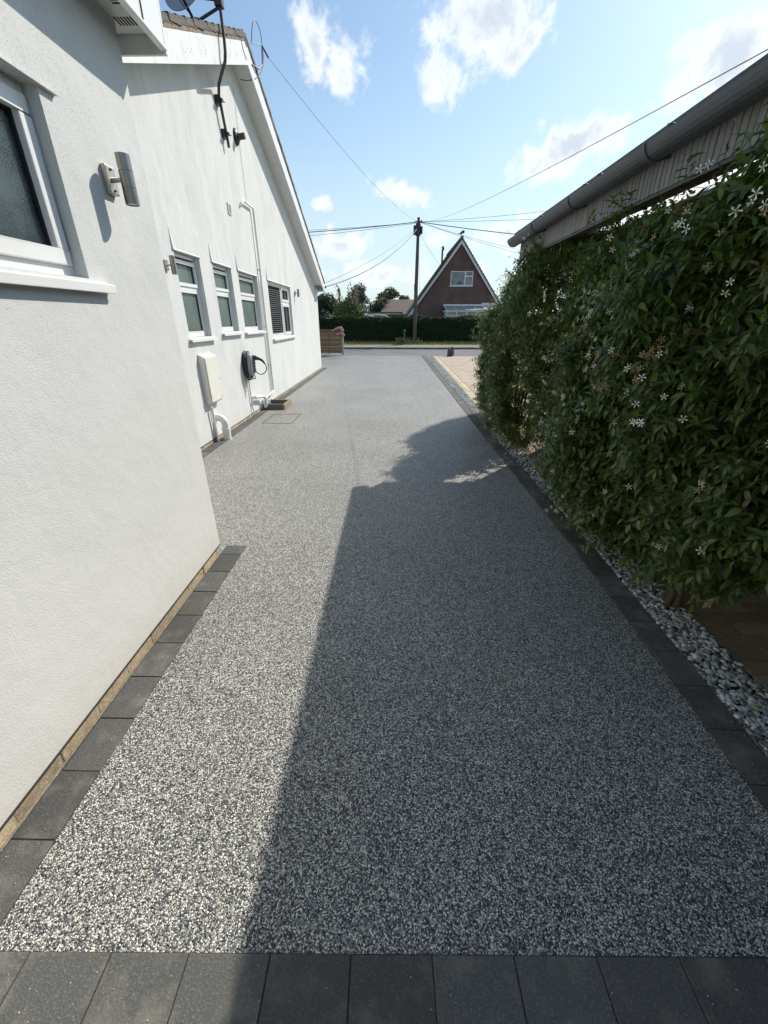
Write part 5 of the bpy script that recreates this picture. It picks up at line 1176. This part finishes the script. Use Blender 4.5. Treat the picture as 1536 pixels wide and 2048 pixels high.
# cars: roofs show above the hedge
def car(x, y, rz, label, s=1.0):
    c = thing('parked_car', label, 'car', (x, y, .28), (0, 0, rz), 'white cars parked behind the hedge')
    L = 2.15; prof_ = [(-L, .35), (-L, .78), (-L + .12, .95), (-1.15, 1.02), (-.45, 1.55), (.2, 1.64), (1.15, 1.60), (1.85, 1.15), (L, 1.0), (L + .02, .35)]
    MB().prism([(a * s, b * s) for a, b in prof_], 'y', -.85, .85).obj('body', 'car_white', c, .06)
    MB().prism([(a * s, b * s) for a, b in [(-.98, 1.06), (-.42, 1.47), (.2, 1.56), (1.10, 1.52), (1.6, 1.12)]], 'y', -.862, .862).obj('windows', 'glass_dark', c, .01)
    for sy in (-.83, .83): MB().tube([(-.4 * s, sy * .85, 1.60 * s), (.2 * s, sy * .85, 1.69 * s), (1.0 * s, sy * .85, 1.66 * s)], .02, 6).obj('roof_rail', 'steel', c)
    for wx in (-1.35, 1.35):
        for wy_ in (-.80, .66):
            w = MB().lathe([(.0001, 0), (.33, 0), (.34, .02), (.34, .14), (.33, .16), (.0001, .16)], (wx, wy_ - 0, .34), 'y', 20).obj('wheel', 'black', c)
            MB().lathe([(.0001, -.004), (.2, -.004)], (wx, wy_ if wy_ < 0 else wy_ + .168, .34), 'y', 16).obj('hub', 'steel_dull', w)
    return c
car(-2.15, 38, pi, 'white car nearest the bamboo, its roof showing over the hedge', 1.11)
car(-1.05, 43, pi, 'white car on the right, curved roof end showing over the hedge', 1.17)

# ---- litter on the resin and blocks
def litter(name, x, y, s, m, label, rz=0, z=.003):
    t = thing(name, label, 'leaf', (x, y, z), (0, 0, rz), 'fallen leaves on the drive')
    vs = [(v[0] * s, v[1] * s, (v[2] + .10 + .18 * abs(v[0]) * 3) * s) for v in LT]
    MB().add(vs, LF, True).obj('blade', m, t); return t
for (x, y, s, m, lab, rz) in ((.55, 1.45, .05, 'litter', 'curled brown leaf lying in the shaded middle of the drive', .1), (1.196, 2.13, .035, 'pebble_yellow', 'pale yellow leaf near the right edging in the shade', -1.3),
        (-.82, 1.705, .018, 'litter', 'tiny tan leaf scrap on the sunlit left part of the drive', .8), (-1.17, 1.41, .022, 'litter', 'tan leaf scrap touching the left block edging', 2), (.218, 1.705, .016, 'litter', 'tiny leaf scrap near the middle of the shaded drive', .5),
        (-.02, 4.46, .045, 'litter', 'small leaf just past the shadow edge in the sun', 1.2), (-.70, 6.92, .05, 'litter', 'dark leaf far up the sunny drive', 1.0), (.05, .515, .014, 'litter', 'small tan scrap at the front edging joint', 0),
        (-.415, .74, .018, 'litter', 'tan scrap on the shadow edge near the front', 1.5), (.98, .665, .015, 'pebble_yellow', 'yellow scrap in the shade near the front right', 0), (1.28, 3.32, .02, 'litter', 'small scrap by the right edging under the hedge', 0),
        (1.51, 2.14, .02, 'litter', 'small scrap resting on the charcoal right edging', .4), (1.71, 2.02, .04, 'pebble_yellow', 'yellow fallen leaf lying on the slate chippings', .3), (1.55, 1.26, .016, 'pebble_yellow', 'yellow scrap on a charcoal right edging block', 0)):
    litter('fallen_leaf', x, y, s, m, lab, rz, .008 if abs(x) > 1.4 or y < .52 else .003)
for (x, y, s_, lab) in ((-.25, 2.35, .014, 'tiny pale scrap on the drive just right of the straight shadow edge'), (.62, 3.05, .02, 'small scrap in the shade in line with the dark hedge notch'), (.95, 1.15, .014, 'tiny scrap in the shade left of the slate chippings'),
        (-.92, 3.3, .02, 'small tan scrap in the sun just past the house corner'), (.30, 5.55, .03, 'thin twig like leaf inside the round hedge shadow'), (-1.6, 5.1, .025, 'small brown leaf in the sun between house corner and pipes'), (1.30, 1.75, .016, 'yellowish scrap close beside the right edging in deep shade')):
    litter('fallen_leaf', x, y, s_, random.choice(('litter', 'pebble_yellow')), lab, random.uniform(0, 6))
P = []
for _ in range(90):
    if random.random() < .6: P.append((random.uniform(-1.31, -1.18), random.uniform(.5, 2.75), .0065))
    else: P.append((random.uniform(1.47, 1.6), random.uniform(.9, 4.5), .0065))
for _ in range(50): P.append((random.uniform(-1.1, 1.3), random.uniform(.35, .47), .0065))
n = len(P); sc = RNG.uniform(.0008, .0022, n)
tag(scatter('loose_grit', IV0, IF0, frames(RNG.normal(0, 1, (n, 3)), RNG.normal(0, 1, (n, 3)), sc), np.array(P), 'stones', RNG.uniform(.4, .7, (n, 1)) * np.ones((n, 3))), 'tiny loose stones scattered on the charcoal edging blocks', 'grit', kind='stuff')
